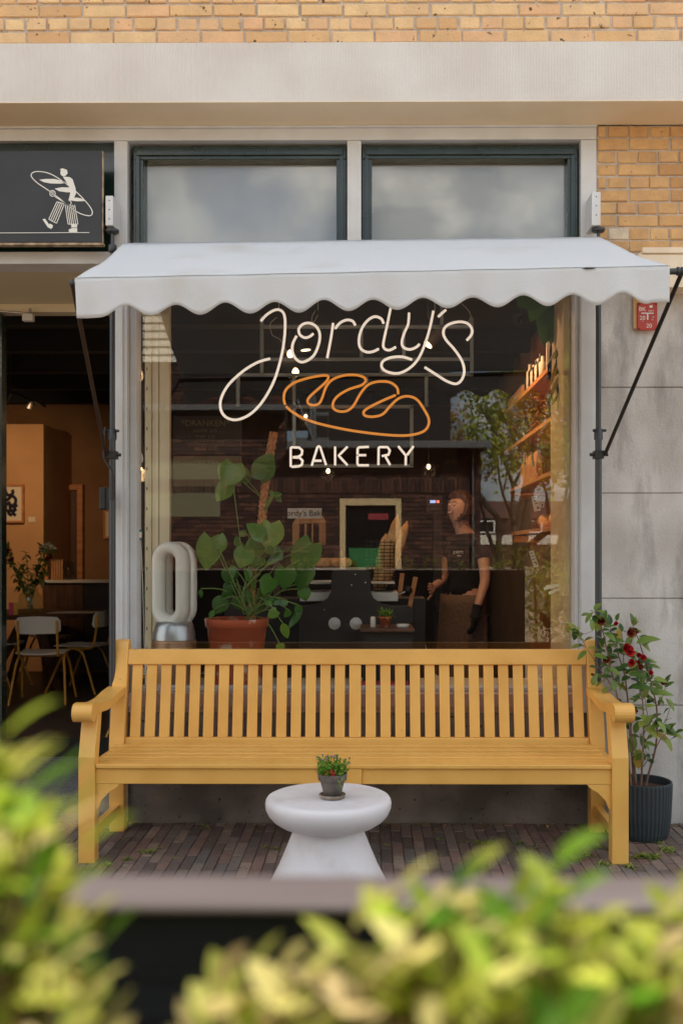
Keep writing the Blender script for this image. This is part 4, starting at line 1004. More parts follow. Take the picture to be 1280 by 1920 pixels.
# ================================================================ monstera
MXp, MYp = XP(444, 5.66), 5.66; zb = .626
mo = empty('monstera_plant', (MXp, MYp, zb), 'large leafy climbing plant on a coir pole in a terracotta pot behind the window', 'plant')
hp_ = ZP(1163, 5.66-.17)-zb
b = MB(); b.lathe([(.0, 0), (.135, 0), (.137, .004), (.168, hp_-.05), (.178, hp_-.048), (.183, hp_-.004), (.181, hp_), (.170, hp_), (.166, hp_-.03), (0, hp_-.035)], (MXp, MYp, zb), 48); b.build('pot', 'terracotta', mo)
b = MB(); b.lathe([(.164, zb+hp_-.032), (.1, zb+hp_-.02), (0, zb+hp_-.015)], (MXp, MYp, 0), 24); b.build('soil', 'soil', mo)
def VP(x, y, d=0): return P(220+x/3.2, 780+y/3.2, MYp+d)
b = MB(); pole = smoothpts([Vector((VP(805, 1200).x, MYp, zb+hp_-.03)), VP(815, 920, .01), VP(865, 640, .02), VP(890, 400, .02), VP(938, 98, .03)], 24)
b.tube(pole, [.0245+.0022*math.sin(i*2.1)+rv(-.001, .001) for i in range(len(pole))], 14); 
for i in range(0, 150): 
    q = random.choice(pole); d = rdir(); b.tube([q+d*.02, q+d*rv(.027, .036)+Vector((0, 0, rv(-.01, .01)))], .0008, 3, 0, cap=False)
b.build('moss_pole', 'coir', mo)
stm = MB(); lvs = MB()
LV = [(668, 355, 150, 150, 250, .75, 'h'), (760, 350, 90, 80, 80, .35, 'h'), (640, 440, 170, 120, 235, .7, 'o'), (890, 290, 170, 120, 60, .3, 'h'), (840, 345, 90, 80, 200, .3, 'h'), (955, 470, 70, 40, 10, .4, 'o'), (965, 495, 60, 40, -50, .3, 'o'), (905, 510, 60, 35, 230, .4, 'o'), (925, 460, 40, 30, 120, .5, 'o'),
      (910, 730, 170, 140, 262, .8, 'h'), (830, 680, 130, 90, 140, .5, 'h'), (815, 800, 190, 110, 225, .55, 'h'), (620, 745, 100, 70, 80, .6, 'h'), (545, 830, 200, 130, 262, .55, 'h'), (750, 860, 120, 110, 250, .6, 'h'), (668, 970, 90, 90, 260, .2, 'h'), (1008, 980, 130, 110, 265, .2, 'h'), (1110, 860, 220, 150, 240, .35, 'h'),
      (895, 1020, 110, 90, 240, .4, 'h'), (660, 1055, 120, 60, 225, .1, 'o'), (605, 1145, 100, 85, 240, .1, 'h'), (730, 1130, 80, 60, 290, .3, 'h'), (1125, 1075, 75, 70, 285, .35, 'h'), (1065, 1210, 160, 55, 235, .35, 'o'), (1005, 1290, 100, 60, 285, .75, 'o'), (980, 1395, 50, 45, 280, .9, 'h'), (500, 1065, 60, 30, 265, .4, 'o'), (565, 1190, 60, 40, 240, .3, 'o'),
      (1110, 970, 160, 120, 260, .3, 'h'), (940, 850, 120, 60, 215, .3, 'o'), (1120, 790, 120, 70, 215, .45, 'o'), (700, 930, 80, 60, 300, .4, 'o')]
crown = VP(800, 1190, -.02)
for k in range(26):
    LV.append((rv(520, 1120), rv(700, 1200), rv(45, 95), rv(35, 70), random.choice((rv(200, 300), rv(200, 340))), rv(.1, .7), random.choice('ho')))
for i, (x, y, ln, wd, ang, r_, kd) in enumerate(LV):
    sc = 1/3.2/1867*MYp; dd = rv(-.14, .02)
    if x > 1090: dd = rv(-.05, .05)
    c = VP(x, y, dd); d = Vector((math.cos(R(ang)), rv(-.25, .1), math.sin(R(ang)))).normalized()
    up = Vector((rv(-.3, .3), -1, rv(.1, .6)))
    bs = c-d*ln*sc*.5
    lvs.leaf(bs, d, up, ln*sc*.98, wd*sc*.95, rv(.05, .2), rv(-.2, -.05), 0, 'heart' if kd == 'h' else 'ovate', 8, min(1, max(0, r_+rv(-.1, .1))))
    root = pole[min(len(pole)-1, max(8, int(len(pole)*max(0, min(1, (1150-y)/1050))*.85)))] if (y < 900 and x > 640) else crown+Vector((rv(-.04, .04), rv(-.03, .03), 0))
    mid = root.lerp(bs, .55)+Vector((0, rv(-.02, .02), .05 if y > 900 else .0))
    stm.tube(smoothpts([root, mid, bs], 5), .0032 if y > 600 else .0026, 6)
for k in range(7): 
    a = rv(0, 6.28); stm.tube(smoothpts([crown+Vector((rv(-.03, .03), 0, -.03)), crown+Vector((rv(-.05, .09), rv(-.05, .05), .12)), crown+Vector((rv(-.02, .14), rv(-.05, .05), rv(.2, .34)))], 5), .004, 6)
stm.build('stems', 'green_stem', mo); lvs.build('foliage', 'monstera_leaf', mo)

# leaves of a hanging plant at the top right of the window
hg = empty('hanging_plant', (XP(1050, 5.5), 5.5, ZP(560, 5.5)), 'broad leaved plant hanging at the top right corner of the window', 'plant')
b = MB(); s_ = MB()
for (x, y, ln, wd, ang, r_) in ((1025, 605, 88, 32, 262, .25), (1040, 590, 90, 42, 285, .25), (1040, 600, 92, 44, 258, .15), (985, 562, 40, 36, 215, .2), (1005, 575, 60, 30, 245, .5), (1060, 570, 50, 34, 250, .3), (1045, 560, 60, 30, 200, .5), (1052, 625, 70, 30, 265, .3)):
    sc = 5.5/1867; d = Vector((math.cos(R(ang)), rv(-.2, .1), math.sin(R(ang)))); c = P(x, y, 5.5+rv(-.06, .06)); bs = c-d*ln*sc*.5
    b.leaf(bs, d, (rv(-.2, .2), -1, .3), ln*sc, wd*sc*1.1, .1, -.15, 0, 'heart', 8, r_*.6); s_.tube([P(1052, 500, 5.5), (P(1052, 540, 5.5)+bs)/2, bs], .003, 6)
b.build('foliage', 'monstera_leaf', hg); s_.tube([P(1052, 500, 5.5), P(1052, 440, 5.5)], .004, 6); s_.build('stems', 'green_stem', hg)

# cord with a plug
pc = empty('power_cord', (XP(260, 5.36), 5.36, .63), 'white cord with a plug hanging beside the left window post', 'cord')
b = MB(); b.tube(smoothpts([P(258, 520, 5.36), P(257, 640, 5.36), P(262, 760, 5.36), P(260, 842, 5.36)], 6), .0035, 6); b.tube(smoothpts([P(260, 880, 5.36), P(263, 980, 5.36), P(268, 1100, 5.36), P(272, 1260, 5.36)], 6), .002, 6); b.build('cable', 'plastic_white', pc)
b = MB(); c = P(260, 868, 5.36); b.lathe([(.006, .075), (.014, .058), (.024, .038), (.026, .02), (.024, .004), (.012, 0), (.010, -.016), (.006, -.03)], c, 16); b.build('plug', 'plastic_white', pc)
# sticker on the glass
stk = empty('window_sticker', (XP(250, GY), GY-.002, ZP(1012, GY)), 'small teal and white sticker on the left edge of the glass', 'sticker')
b = MB(); xa, xb = XP(234, GY), XP(266, GY); z1_, z0_ = ZP(993, GY), ZP(1012, GY)
b.box((xa, GY-.0012, z1_-.012), (xb, GY-.0003, z1_)); b.box((xa, GY-.0012, z0_), (xb, GY-.0003, z0_+.01)); b.build('band', 'teal', stk)
b = MB(); b.box((xa, GY-.0012, z0_+.0101), (xb, GY-.0003, z1_-.0121)); b.build('label', 'paper', stk)
b = MB(); text_into(b, 'echtVeilig', ((xa+xb)/2, GY-.0014, (z0_+z1_)/2), .016); b.build('lettering', 'ink', stk)

# ================================================================ shelves with goods, lit warm
shz = [2.49, 2.18, 1.86, 1.53]
SXA = 1.075
for i, z in enumerate(shz):
    far = [7.9, 7.9, 7.6, 7.5][i]
    sh = empty('wall_shelf', (1.25, 6.5, z-.05), 'wooden wall shelf, %s of the four on the orange lit side wall' % ['topmost', 'second from the top', 'third from the top', 'lowest'][i], 'shelf', 'wooden shelves on the side wall')
    b = MB(); b.box((SXA, 5.36, z-.028), (1.455, far, z)); b.build('board', 'wood_shelf', sh, bev=.003)
    for k in range(3):
        y = 5.75+k*.95; b = MB(); b.box((SXA+.045, y, z-.075), (1.457, y+.05, z-.029)); b.build('bracket', 'wood_shelf', sh)
# goods on the top shelf
ORD = ['nearest the window','second from the window','third from the window','fourth from the window','fifth from the window','sixth from the window','seventh from the window','eighth from the window','ninth from the window','farthest from the window']
def carton(x, y, z, w, h, d, m, lab):
    t = empty('carton', (x, y, z), lab, 'carton', 'cartons on the top shelf'); b = MB(); b.box((x, y, z+.001), (x+w, y+d, z+h)); b.build('box', m, t, bev=.002)
    b = MB(); b.lathe([(0, 0), (w*.33, 0), (w*.33, .002), (0, .002)], (0, 0, 0), 20)
    b.v = [Matrix.Translation((x+w*.5, y-.0005, z+h*.35)) @ Matrix.Rotation(R(90), 4, 'X') @ v for v in b.v]; b.build('badge', 'navy_ink', t)
    b = MB(); b.box((x-.0012, y+d*.2, z+h*.15), (x-.0002, y+d*.8, z+h*.5)); b.build('label', 'poster_red', t)
for k in range(5): carton(SXA+.03, 5.40+k*.13, 2.49, .12, .25, .09, 'paper', 'cream carton on the top shelf, '+ORD[k])
fm = empty('picture_frame', (1.14, 6.25, 2.49), 'white framed picture standing on the top shelf', 'picture')
b = MB(); 
for q in ((1.10, 6.15, 2.492, 1.40, 6.17, 2.515), (1.10, 6.15, 2.655, 1.40, 6.17, 2.678), (1.10, 6.15, 2.5155, 1.125, 6.17, 2.6545), (1.375, 6.15, 2.5155, 1.40, 6.17, 2.6545)): b.box(q[:3], q[3:])
b.build('frame', 'plastic_white', fm); b = MB(); b.box((1.1255, 6.155, 2.516), (1.3745, 6.165, 2.654)); b.build('print', 'sign_black', fm)
for k in range(8):
    y = 6.4+k*.085; h = rv(.14, .19)
    t = tag((lambda b: b.build('bottle', ['paper', 'black_metal']))(MB().lathe([(.0, .001), (.026, .001), (.026, h*.7), (.012, h*.8), (.012, h)], (1.12, y, 2.49), 12, k % 2)), 'small bottle in the top shelf row, '+ORD[k], 'bottle', 'bottles on the top shelf')
for k in range(10):
    y = 7.1+k*.075
    b = MB().lathe([(.0, .001), (.026, .001), (.028, .03), (.026, .075), (.02, .08)], (1.115, y, 2.49), 12, 0); b.lathe([(.023, .081), (.023, .1), (.0, .101)], (1.115, y, 2.49), 12, 1)
    tag(b.build('jar', ['kraft', 'wire_black']), 'dark lidded jar at the far end of the top shelf, '+ORD[k], 'jar', 'jars on the top shelf')
# dried bunch, garlands, breads, cards
def bunch(c, n, L_, sp, m, name, lab, cat, down=True, wd=.02):
    b = MB()
    for k in range(n):
        d = Vector((rv(-sp, sp), rv(-sp, sp), -1 if down else 1)); b.leaf(Vector(c)+Vector((rv(-.03, .03), rv(-.03, .03), rv(-L_, 0)*.6)), d, rdir(), rv(.4, 1)*L_*.4, wd, rv(-.3, .3), .2, 0, 'ovate', 3, random.random())
    return tag(b.build(name, m), lab, cat)
bunch(P(1058, 620, 5.42), 130, .5, .5, 'camellia_leaf', 'dried_bunch', 'dark dried leaf bunch hanging above the shelf by the right post', 'dried plant')
bunch(P(1042, 640, 5.6), 60, .45, .25, 'navy_ink', 'garland', 'dark blue patterned garland hanging beside the top shelf', 'garland', wd=.03)
bunch(P(1045, 640, 5.58), 24, .4, .25, 'paper', 'ribbon_bunch', 'white ribbons hanging between the garland leaves', 'ribbon', wd=.02)
b = MB()
for k in range(420):
    q = Vector((rv(1.1, 1.35), 5.9+rv(0, 1.3), 2.185+rv(0, .2))); b.leaf(q, rdir()+Vector((0, 0, .5)), rdir(), rv(.02, .05), .012, .2, .2, 0, 'ovate', 2, random.random())
tag(b.build('dried_flowers', 'tree_leaf_orange'), 'heap of brown dried flowers on the second shelf', 'dried flowers', kind='stuff')
def card(cx_, cy_, wpx, hpx, tilt, Yc_, lab, grp=None, lines=4, name='price_card'):
    t = empty(name, P(cx_, cy_+hpx/2, Yc_), lab, 'card', grp); sc = Yc_/1867; w2, h2 = wpx*sc/2, hpx*sc/2; c = P(cx_, cy_, Yc_)
    M = Matrix.Translation(c) @ Matrix.Rotation(R(tilt), 4, 'Y')
    b = MB(); b.box((-w2, 0, -h2), (w2, .002, h2), M=M); b.build('paper', 'paper', t)
    b = MB()
    for k in range(lines): b.box((-w2*rv(.3, .75), -.0012, h2*(.7-k*.38)), (w2*rv(.2, .7), -.0002, h2*(.7-k*.38)+h2*.09), M=M)
    b.lathe([(0, 0), (w2*.25, 0), (w2*.25, .001), (0, .001)], (0, 0, 0), 10) if 0 else b.box((w2*.1, -.0012, -h2*.75), (w2*.55, -.0002, -h2*.45), M=M)
    b.build('print', 'ink', t)
card(1044, 768, 24, 36, 0, 5.6, 'cream paper card hanging from the second shelf', lines=4)
card(1004, 944, 12, 29, -12, 5.9, 'left paper tag hanging under the third shelf', lines=3); card(1015, 941, 11, 20, 8, 5.95, 'small tag tucked behind the left paper tag', lines=2); card(1057, 935, 13, 34, -9, 5.7, 'right paper tag hanging above the lowest shelf', lines=3)
card(983, 862, 5, 27, 0, 6.4, 'first narrow tag hanging below the second shelf'); card(998, 861, 5, 26, -6, 6.3, 'middle narrow tag hanging below the second shelf'); card(1012, 855, 5, 25, -16, 6.2, 'rightmost narrow tag hanging below the second shelf')
card(1000, 1048, 9, 32, -18, 5.9, 'tilted paper tag hanging below the lowest shelf', lines=4)
for i, (x, y, Yc_) in enumerate(((965, 900, 7.1), (975, 897, 6.9), (987, 890, 6.7))):
    b = MB(); c = P(x, y, Yc_); b.lathe([(0, .001), (.05, .001), (.05, .12), (.03, .16), (.008, .2), (0, .2)], (c.x if c.x > 1.1 else 1.13, Yc_, 1.861), 7, sm=False)
    tag(b.build('paper_bag', 'kraft'), 'pointed brown paper bag on the third shelf, %s' % ['farthest', 'middle one', 'nearest'][i], 'paper bag', 'paper bags on the third shelf')
def loafm(c, L_, r_, yaw, name='bread_loaf', m='bread', lab='', grp=None, pitch=0):
    M = Matrix.Translation(Vector(c)) @ Matrix.Rotation(yaw, 4, 'Z') @ Matrix.Rotation(pitch, 4, 'Y')
    b = MB(); n = 18; pts = [M @ Vector((-L_/2+L_*i/n, 0, 0)) for i in range(n+1)]
    b.tube(pts, [max(.002, r_*(1-abs(2*i/n-1)**3.2))*(1+.05*math.sin(i*2.2)) for i in range(n+1)], 12)
    return tag(b.build(name, m), lab, 'bread', grp)
for k in range(4): loafm((1.24, 5.65+k*.42, 1.53+.06), .22, .058, R(rv(60, 110)), lab=['round loaf nearest the window', 'second loaf from the window', 'third loaf from the window', 'farthest round loaf'][k]+' on the lowest shelf', grp='loaves on the lowest shelf')
for k in range(3): loafm((1.24, 5.7+k*.36, 1.86+.05), .20, .05, R(rv(60, 110)), lab=['loaf nearest the window', 'middle loaf', 'farthest loaf'][k]+' on the third shelf', grp='loaves on the third shelf')
# leaflet stand at the right
ls = empty('leaflet_stand', (XP(1075, 5.4), 5.4, .626), 'white leaflet stand on the window board by the right post', 'stand')
b = MB(); xa, xb = XP(1063, 5.42), XP(1088, 5.42); b.box((xa, 5.40, .627), (xb, 5.41, ZP(1062, 5.42))); b.box((xa, 5.41, .627), (xb, 5.5, .64)); b.box((xa-.006, 5.395, .627), (xa-.001, 5.5, ZP(1062, 5.42)+.004)); b.build('panel', 'steel_white', ls)
b = MB()
for k, (x, y, a) in enumerate(((1040, 1098, 8), (1036, 1100, 14), (1044, 1106, 22))):
    M = Matrix.Translation(P(x, y, 5.38-k*.004)) @ Matrix.Rotation(R(-a), 4, 'Y'); b.box((-.05, 0, -.008), (.06, .001, .008), M=M)
M = Matrix.Translation(P(1058, 1125, 5.37)) @ Matrix.Rotation(R(12), 4, 'Y'); b.box((-.014, 0, -.055), (.014, .001, .055), M=M); b.build('leaflet', 'paper', ls)

# ================================================================ counter machine and things on it
mc = empty('bread_slicer', (XP(668, 6.0), 6.1, 0), 'black stepped counter machine with two round white discs', 'machine')
def mz(y): return ZP(y, 6.0)
xc = XP(667, 6.0); 
outl = [(560, 1235), (560, 1140), (563, 1137), (578, 1136), (600, 1132), (614, 1122), (621, 1108), (621, 1076), (625, 1069), (690, 1069), (694, 1076), (694, 1108), (700, 1122), (714, 1132), (735, 1136), (768, 1136), (774, 1142), (774, 1235)]
b = MB(); b.prism([(XP(x, 6.0), mz(y)) for x, y in outl][::-1], 'y', 6.0, 6.05); b.build('front_plate', 'machine_black', mc, bev=.003)
b = MB(); b.box((XP(566, 6.0), 6.051, .02), (XP(768, 6.0), 6.55, mz(1150))); b.build('housing', 'machine_black', mc)
b = MB(); b.box((XP(560, 6.0), 6.10, mz(1129)), (XP(619, 6.0), 6.5, mz(1112))); b.box((XP(696, 6.0), 6.10, mz(1129)), (XP(747, 6.0), 6.5, mz(1112))); b.box((XP(560, 6), 6.10, mz(1096)), (XP(619, 6), 6.5, mz(1092))); b.box((XP(696, 6), 6.10, mz(1096)), (XP(741, 6), 6.5, mz(1093))); b.build('tray', 'steel_white', mc, bev=.003)
for x in (627, 667):
    b = MB(); b.lathe([(0, 0), (.036, 0), (.037, .006), (.034, .012), (.022, .012), (.020, .018), (.0, .018)], (0, 0, 0), 28); c = P(x, 1169, 5.998); b.v = [Matrix.Translation(c) @ Matrix.Rotation(R(90), 4, 'X') @ v for v in b.v]; b.build('disc', 'steel_white', mc)
b = MB()
for (x, y) in ((666, 1077), (685, 1092), (659, 1097), (608, 1143), (719, 1145), (707, 1201)):
    c = P(x, y, 5.998); q = MB(); b.ball(c, (.006, .004, .006), 0, 8, 5)
b.build('bolt', 'chrome', mc)
kn = []
for (x0, y0, x1_, y1_, lab) in ((748, 1106, 754, 1075, 'left upright bread board on the black machine'), (766, 1130, 779, 1082, 'right tilted bread board on the black machine')):
    a, c = P(x0, y0+16, 6.2), P(x1_, y1_, 6.2); b = MB(); d = (c-a).normalized(); s_ = Vector((d.z, 0, -d.x))*.014
    vs = [a-s_, a+s_, c+s_, c-s_]; vs = vs+[v+Vector((0, .02, 0)) for v in vs]; b.add(vs, [(0, 1, 2, 3), (7, 6, 5, 4), (0, 4, 5, 1), (1, 5, 6, 2), (2, 6, 7, 3), (3, 7, 4, 0)]); tag(b.build('bread_board', 'wood_shelf', bev=.003), lab, 'board', 'bread boards on the machine')
b = MB(); b.tube([P(744, 1116, 6.15), P(764, 1108, 6.15)], .006, 8, 0); b.ball(P(765, 1107, 6.15), .026, 1); tag(b.build('machine_lever', ['chrome', 'black_gloss']), 'chrome lever with a black ball beside the bread boards', 'lever')
# small herb pot on a ledge
hb = empty('herb_pot', P(722, 1176, 5.7), 'tiny terracotta pot with green herb on the dark ledge', 'flower pot')
b = MB(); c = P(722, 1176, 5.7); b.lathe([(0, 0), (.024, 0), (.033, .05), (.037, .05), (.037, .062), (.0, .058)], c, 24); b.build('pot', 'terracotta', hb)
b = MB()
for k in range(70): b.leaf(c+Vector((rv(-.03, .03), rv(-.03, .03), .06+rv(0, .02))), rdir()+Vector((0, 0, .7)), (0, 0, 1), rv(.02, .05), .012, .3, .2, 0, 'ovate', 3, random.random())
b.build('foliage', 'herb_leaf', hb)
cnt = empty('window_counter', (0.1, 5.8, 0), 'dark low counter under the herb pot behind the glass', 'counter')
b = MB(); b.box((XP(675, 5.7), 5.55, ZP(1181, 5.7)), (XP(775, 5.7), 5.95, c.z-.001)); b.build('top', 'dark_wood', cnt, bev=.003); b = MB(); b.box((XP(680, 5.7), 5.6, .626), (XP(770, 5.7), 5.9, ZP(1181, 5.7)-.001)); b.build('body', 'machine_black', cnt)
b = MB(); b.lathe([(0, 0), (.017, 0), (.015, .05), (.012, .06), (0, .06)], c+Vector((-.07, 0, 0)), 14); tag(b.build('salt_shaker', 'paper'), 'small pale shaker left of the herb pot', 'shaker')
b = MB(); b.lathe([(0, 0), (.035, 0), (.037, .018), (.034, .018), (0, .004)], c+Vector((.1, 0, 0)), 20); tag(b.build('dish', 'steel_white'), 'small white dish right of the herb pot', 'dish')
# bread basket with baguettes
bc = P(722, 1088, 6.45); zf = mz(1112)+.0
bk = empty('bread_basket', (bc.x, 6.45, 1.09), 'tall black wire basket holding baguettes on the counter', 'basket')
b = MB()
for k in range(17):
    z = 1.09+k*.022; rr = .085+.012*k/17; b.tube([(bc.x-.03+rr*math.cos(a)+z*0, 6.4+rr*math.sin(a), z) for a in [j*.4488 for j in range(14)]], .0028, 5, closed=True)
for j in range(14): a = j*.4488; b.tube([(bc.x-.03+.085*math.cos(a), 6.4+.085*math.sin(a), 1.09), (bc.x-.03+.098*math.cos(a), 6.4+.098*math.sin(a), 1.46)], .0022, 5)
b.build('wire_cage', 'wire_black', bk)
b = MB(); b.box((-.9, 6.25, .0), (.36, 6.58, 1.088)); tag(b.build('back_counter', 'machine_black', bev=.004), 'dark counter block carrying the basket of baguettes', 'counter')
for k, (dx, tz, ang, lab) in enumerate(((.015, 1.62, 14, 'tallest baguette'), (.06, 1.58, 20, 'right hand baguette'), (-.03, 1.50, 10, 'short baguette'))):
    a = Vector((bc.x-.05+dx*.4, 6.38+k*.02, 1.12)); d = Vector((math.sin(R(ang)), 0, math.cos(R(ang)))); Ln = (tz-1.12)/d.z; n = 20
    b = MB(); b.tube([a+d*(Ln*i/n) for i in range(n+1)], [max(.003, .034*(1-abs(2*i/n-1)**5))*(1+.06*math.sin(i*1.9)) for i in range(n+1)], 12); tag(b.build('baguette', 'bread'), lab+' sticking out of the wire basket', 'bread', 'baguettes in the wire basket')
# croissant tray and brown bags left of it
for k, x in enumerate((560, 573, 587, 599)):
    Yc_ = 7.4; c = P(x, 1022, Yc_); h = rv(.19, .24); w_ = .045
    b = MB(); b.box((c.x-w_, Yc_-.03, c.z), (c.x+w_, Yc_+.03, c.z+h*.8)); b.add([(c.x-w_, Yc_-.03, c.z+h*.801), (c.x+w_, Yc_-.03, c.z+h*.801), (c.x+w_, Yc_+.03, c.z+h*.801), (c.x-w_, Yc_+.03, c.z+h*.801), (c.x-w_*.5, Yc_, c.z+h), (c.x+w_*.6, Yc_, c.z+h*1.03)], [(0, 1, 5, 4), (1, 2, 5), (2, 3, 4, 5), (3, 0, 4)])
    tag(b.build('paper_bag', 'kraft'), '%s brown paper bag standing on the back shelf' % ['first', 'second', 'third', 'fourth'][k], 'paper bag', 'brown bags on the back shelf')
b = MB(); c0_ = P(540, 1022, 7.4); c1_ = P(640, 1022, 7.4); b.box((c0_.x-.1, 7.3, c0_.z-.03), (c1_.x, 7.7, c0_.z-.001)); b.box((c0_.x-.1, 7.3, 0), (c0_.x-.05, 7.7, c0_.z-.031)); b.box((c1_.x-.05, 7.3, 0), (c1_.x, 7.7, c0_.z-.031)); tag(b.build('back_shelf', 'dark_wood', bev=.003), 'dark shelf table carrying the brown paper bags', 'shelf')
for k in range(7):
    x = 595+k*9; c = P(x, 1064, 6.9)
    loafm((c.x, 6.9+(k % 2)*.08, c.z+.035), .15, .032, R(20+k*15), 'croissant', lab='golden baked roll on the pastry tray, '+['leftmost','second from left','third from left','middle one','third from right','second from right','rightmost'][k], grp='rolls on the pastry tray')
b = MB(); c = P(590, 1064, 6.9); b.box((c.x-.15, 6.8, c.z-.014), (c.x+.42, 7.1, c.z-.002)); b.box((c.x-.1, 6.82, 0), (c.x-.05, 7.08, c.z-.015)); b.box((c.x+.3, 6.82, 0), (c.x+.35, 7.08, c.z-.015)); tag(b.build('pastry_tray', 'steel_white', bev=.002), 'pale tray on legs carrying golden rolls', 'tray')
# hand lettered paper sign
sp = empty('paper_sign', P(568, 975, 7.1), 'white strip sign with shop name hanging above the brown bags', 'sign')
a, c = P(539, 972, 7.1), P(603, 953, 7.1); b = MB(); b.box((a.x, 7.1, a.z), (c.x, 7.104, c.z)); b.build('paper', 'steel_white', sp)
b = MB(); text_into(b, "Jordy's Bake", ((a.x+c.x)/2, 7.098, (a.z+c.z)/2), .058, ext=.0005); b.build('lettering', 'ink', sp)
# menu board
mb_ = empty('menu_board', P(400, 900, 8.6), 'olive menu board with drinks list behind the climbing plant', 'menu board')
a, c = P(325, 905, 8.6), P(452, 855, 8.6); b = MB(); b.box((a.x, 8.6, a.z-.03), (c.x, 8.62, c.z)); b.build('lower_panel', 'board_olive', mb_)
a2, c2 = P(325, 850, 8.6), P(452, 780, 8.6); b = MB(); b.box((a2.x, 8.6, a2.z), (c2.x, 8.62, c2.z)); b.build('upper_panel', 'sign_black', mb_)
b = MB(); text_into(b, '*DRANKEN*', (P(385, 794, 8.6).x, 8.598, P(385, 794, 8.6).z), .075, ext=.0006)
for k in range(4): text_into(b, ['KOFFIE  2,75', 'THEE  2,50', 'CAPPUCCINO  3,25', 'LATTE  3,50'][k], (P(385, 810, 8.6).x, 8.598, P(385, 808+k*11, 8.6).z), .038, ext=.0006)
b.build('lettering', 'board_olive', mb_)
# thermostat display
td = empty('led_display', P(815, 940, 7.5), 'small lit red and blue display on the dark back wall', 'display')
b = MB(); a, c = P(806, 943, 7.5), P(816.5, 938, 7.5); b.box((a.x, 7.5, a.z), (c.x, 7.51, c.z)); b.build('blue_screen', 'led_blue', td)
b = MB(); a, c = P(819, 942.5, 7.5), P(822.5, 938.5, 7.5); b.box((a.x, 7.5, a.z), (c.x, 7.51, c.z)); b.build('red_light', 'led_red', td)
b = MB(); a, c = P(800, 960, 7.52), P(828, 930, 7.52); b.box((a.x, 7.52, a.z), (c.x, 7.6, c.z)); b.box((c.x-.06, 7.54, 0), (c.x, 7.6, a.z-.001)); b.build('housing', 'machine_black', td)
# red trays low behind the bench
for k, (x0, x1_) in enumerate(((676, 712), (731, 766))):
    a, c = P(x0, 1268, 5.5), P(x1_, 1256, 5.5); b = MB(); b.box((a.x, 5.46, .6262), (c.x, 5.56, .6262+.035)); tag(b.build('red_tray', 'red_plate', bev=.004), '%s flat red tray lying on the window board' % ['left', 'right'][k], 'tray', 'red trays on the window board')
b = MB(); b.tube(smoothpts([P(400, 1288, 5.35), P(430, 1294, 5.35), P(470, 1292, 5.32), P(500, 1283, 5.35), P(515, 1290, 5.36), P(450, 1290, 5.4), P(380, 1286, 5.4)], 6), .004, 6)
for v in b.v: v.z = max(.632, min(.64, v.z))
tag(b.build('cable', 'black_metal'), 'thin black cable lying on the window board by the terracotta pot', 'cable')
b = MB()
for (x, y, s_) in ((365, 1240, .11),):
    c = P(x, y, 5.75); b.ball((c.x, 5.75, .627+.09), (.09, .07, .09), 0, 9, 6)
for v in b.v: v += rdir()*.012
tag(b.build('plastic_wrap', 'thin_glass', smooth=False), 'crumpled clear plastic wrap between the purifier and the terracotta pot', 'wrap')

# ================================================================ lamps
def spot_lamp(px_, py_, Y, aim, power, lab, rig=True):
    c = P(px_, py_, Y); t = empty('track_spotlight', (c.x, Y, c.z), lab, 'spotlight', 'black track spotlights')
    d = Vector(aim).normalized(); b = MB(); b.tube([c-d*.16, c], .042, 16); b.build('lamp_body', 'black_metal', t)
    b = MB(); b.tube([c+d*.0015, c+d*.003], .033, 16); b.build('bulb', 'bulb' if power else 'black_gloss', t)
    if not power: power = .01
    b = MB(); b.tube([c-d*.1, Vector((c.x, Y, c.z+.2))], .007, 6); b.tube([Vector((c.x, Y, c.z+.2)), Vector((c.x, Y, 3.12))], .007, 6); b.build('bracket', 'black_metal', t)
    ld = bpy.data.lights.new('spot_light', 'SPOT'); ld.energy = power; ld.color = (1, .74, .5); ld.spot_size = R(120); ld.spot_blend = .7; ld.shadow_soft_size = .04
    lo = bpy.data.objects.new('lamp_light', ld); C.objects.link(lo); lo.parent = t; lo.location = d*.02; lo.rotation_euler = (-d).to_track_quat('Z', 'Y').to_euler()
spot_lamp(573, 656, 6.9, (.1, 0, -1), 2.5, 'track spotlight pointing down behind the letter o of the neon')
spot_lamp(802, 646, 6.9, (-.5, -.2, -.6), .8, 'tilted track spotlight behind the letter y of the neon')
spot_lamp(975, 600, 7.6, (.75, -.75, -.5), 0, 'unlit track spotlight under the ceiling near the shelves')
def globe(px_, py_, Y, r_, power, lab):
    c = P(px_, py_, Y); t = empty('pendant_bulb', (c.x, Y, c.z), lab, 'bulb', 'glowing pendant bulbs'); b = MB(); b.ball(c, (r_, r_, r_*1.35), 0, 14, 9); b.build('bulb', 'bulb', t)
    b = MB(); b.tube([c+Vector((0, 0, r_)), Vector((c.x, Y, 3.29))], .003, 5); b.build('cord', 'black_metal', t)
    if power:
        ld = bpy.data.lights.new('bulb_light', 'POINT'); ld.energy = power; ld.color = (1, .6, .3); ld.shadow_soft_size = .06; lo = bpy.data.objects.new('lamp_light', ld); C.objects.link(lo); lo.parent = t; lo.location = (0, -.12, -.05)
globe(544, 664, 7.6, .024, 1, 'upper glowing pendant bulb left of the neon letter o'); globe(554, 698, 8.4, .028, 1, 'lower glowing pendant bulb just above the amber loaf')
globe(615, 883, 9.6, .018, 1, 'small bulb glowing below the letter B of the sign'); globe(803, 875, 9.6, .018, 1, 'small bulb glowing below the letter Y of the sign'); globe(265, 879, 9.0, .010, 1.5, 'small bulb glowing beside the left window post'); globe(573, 781, 9.6, .016, .6, 'tiny bulb glowing inside the amber loaf')
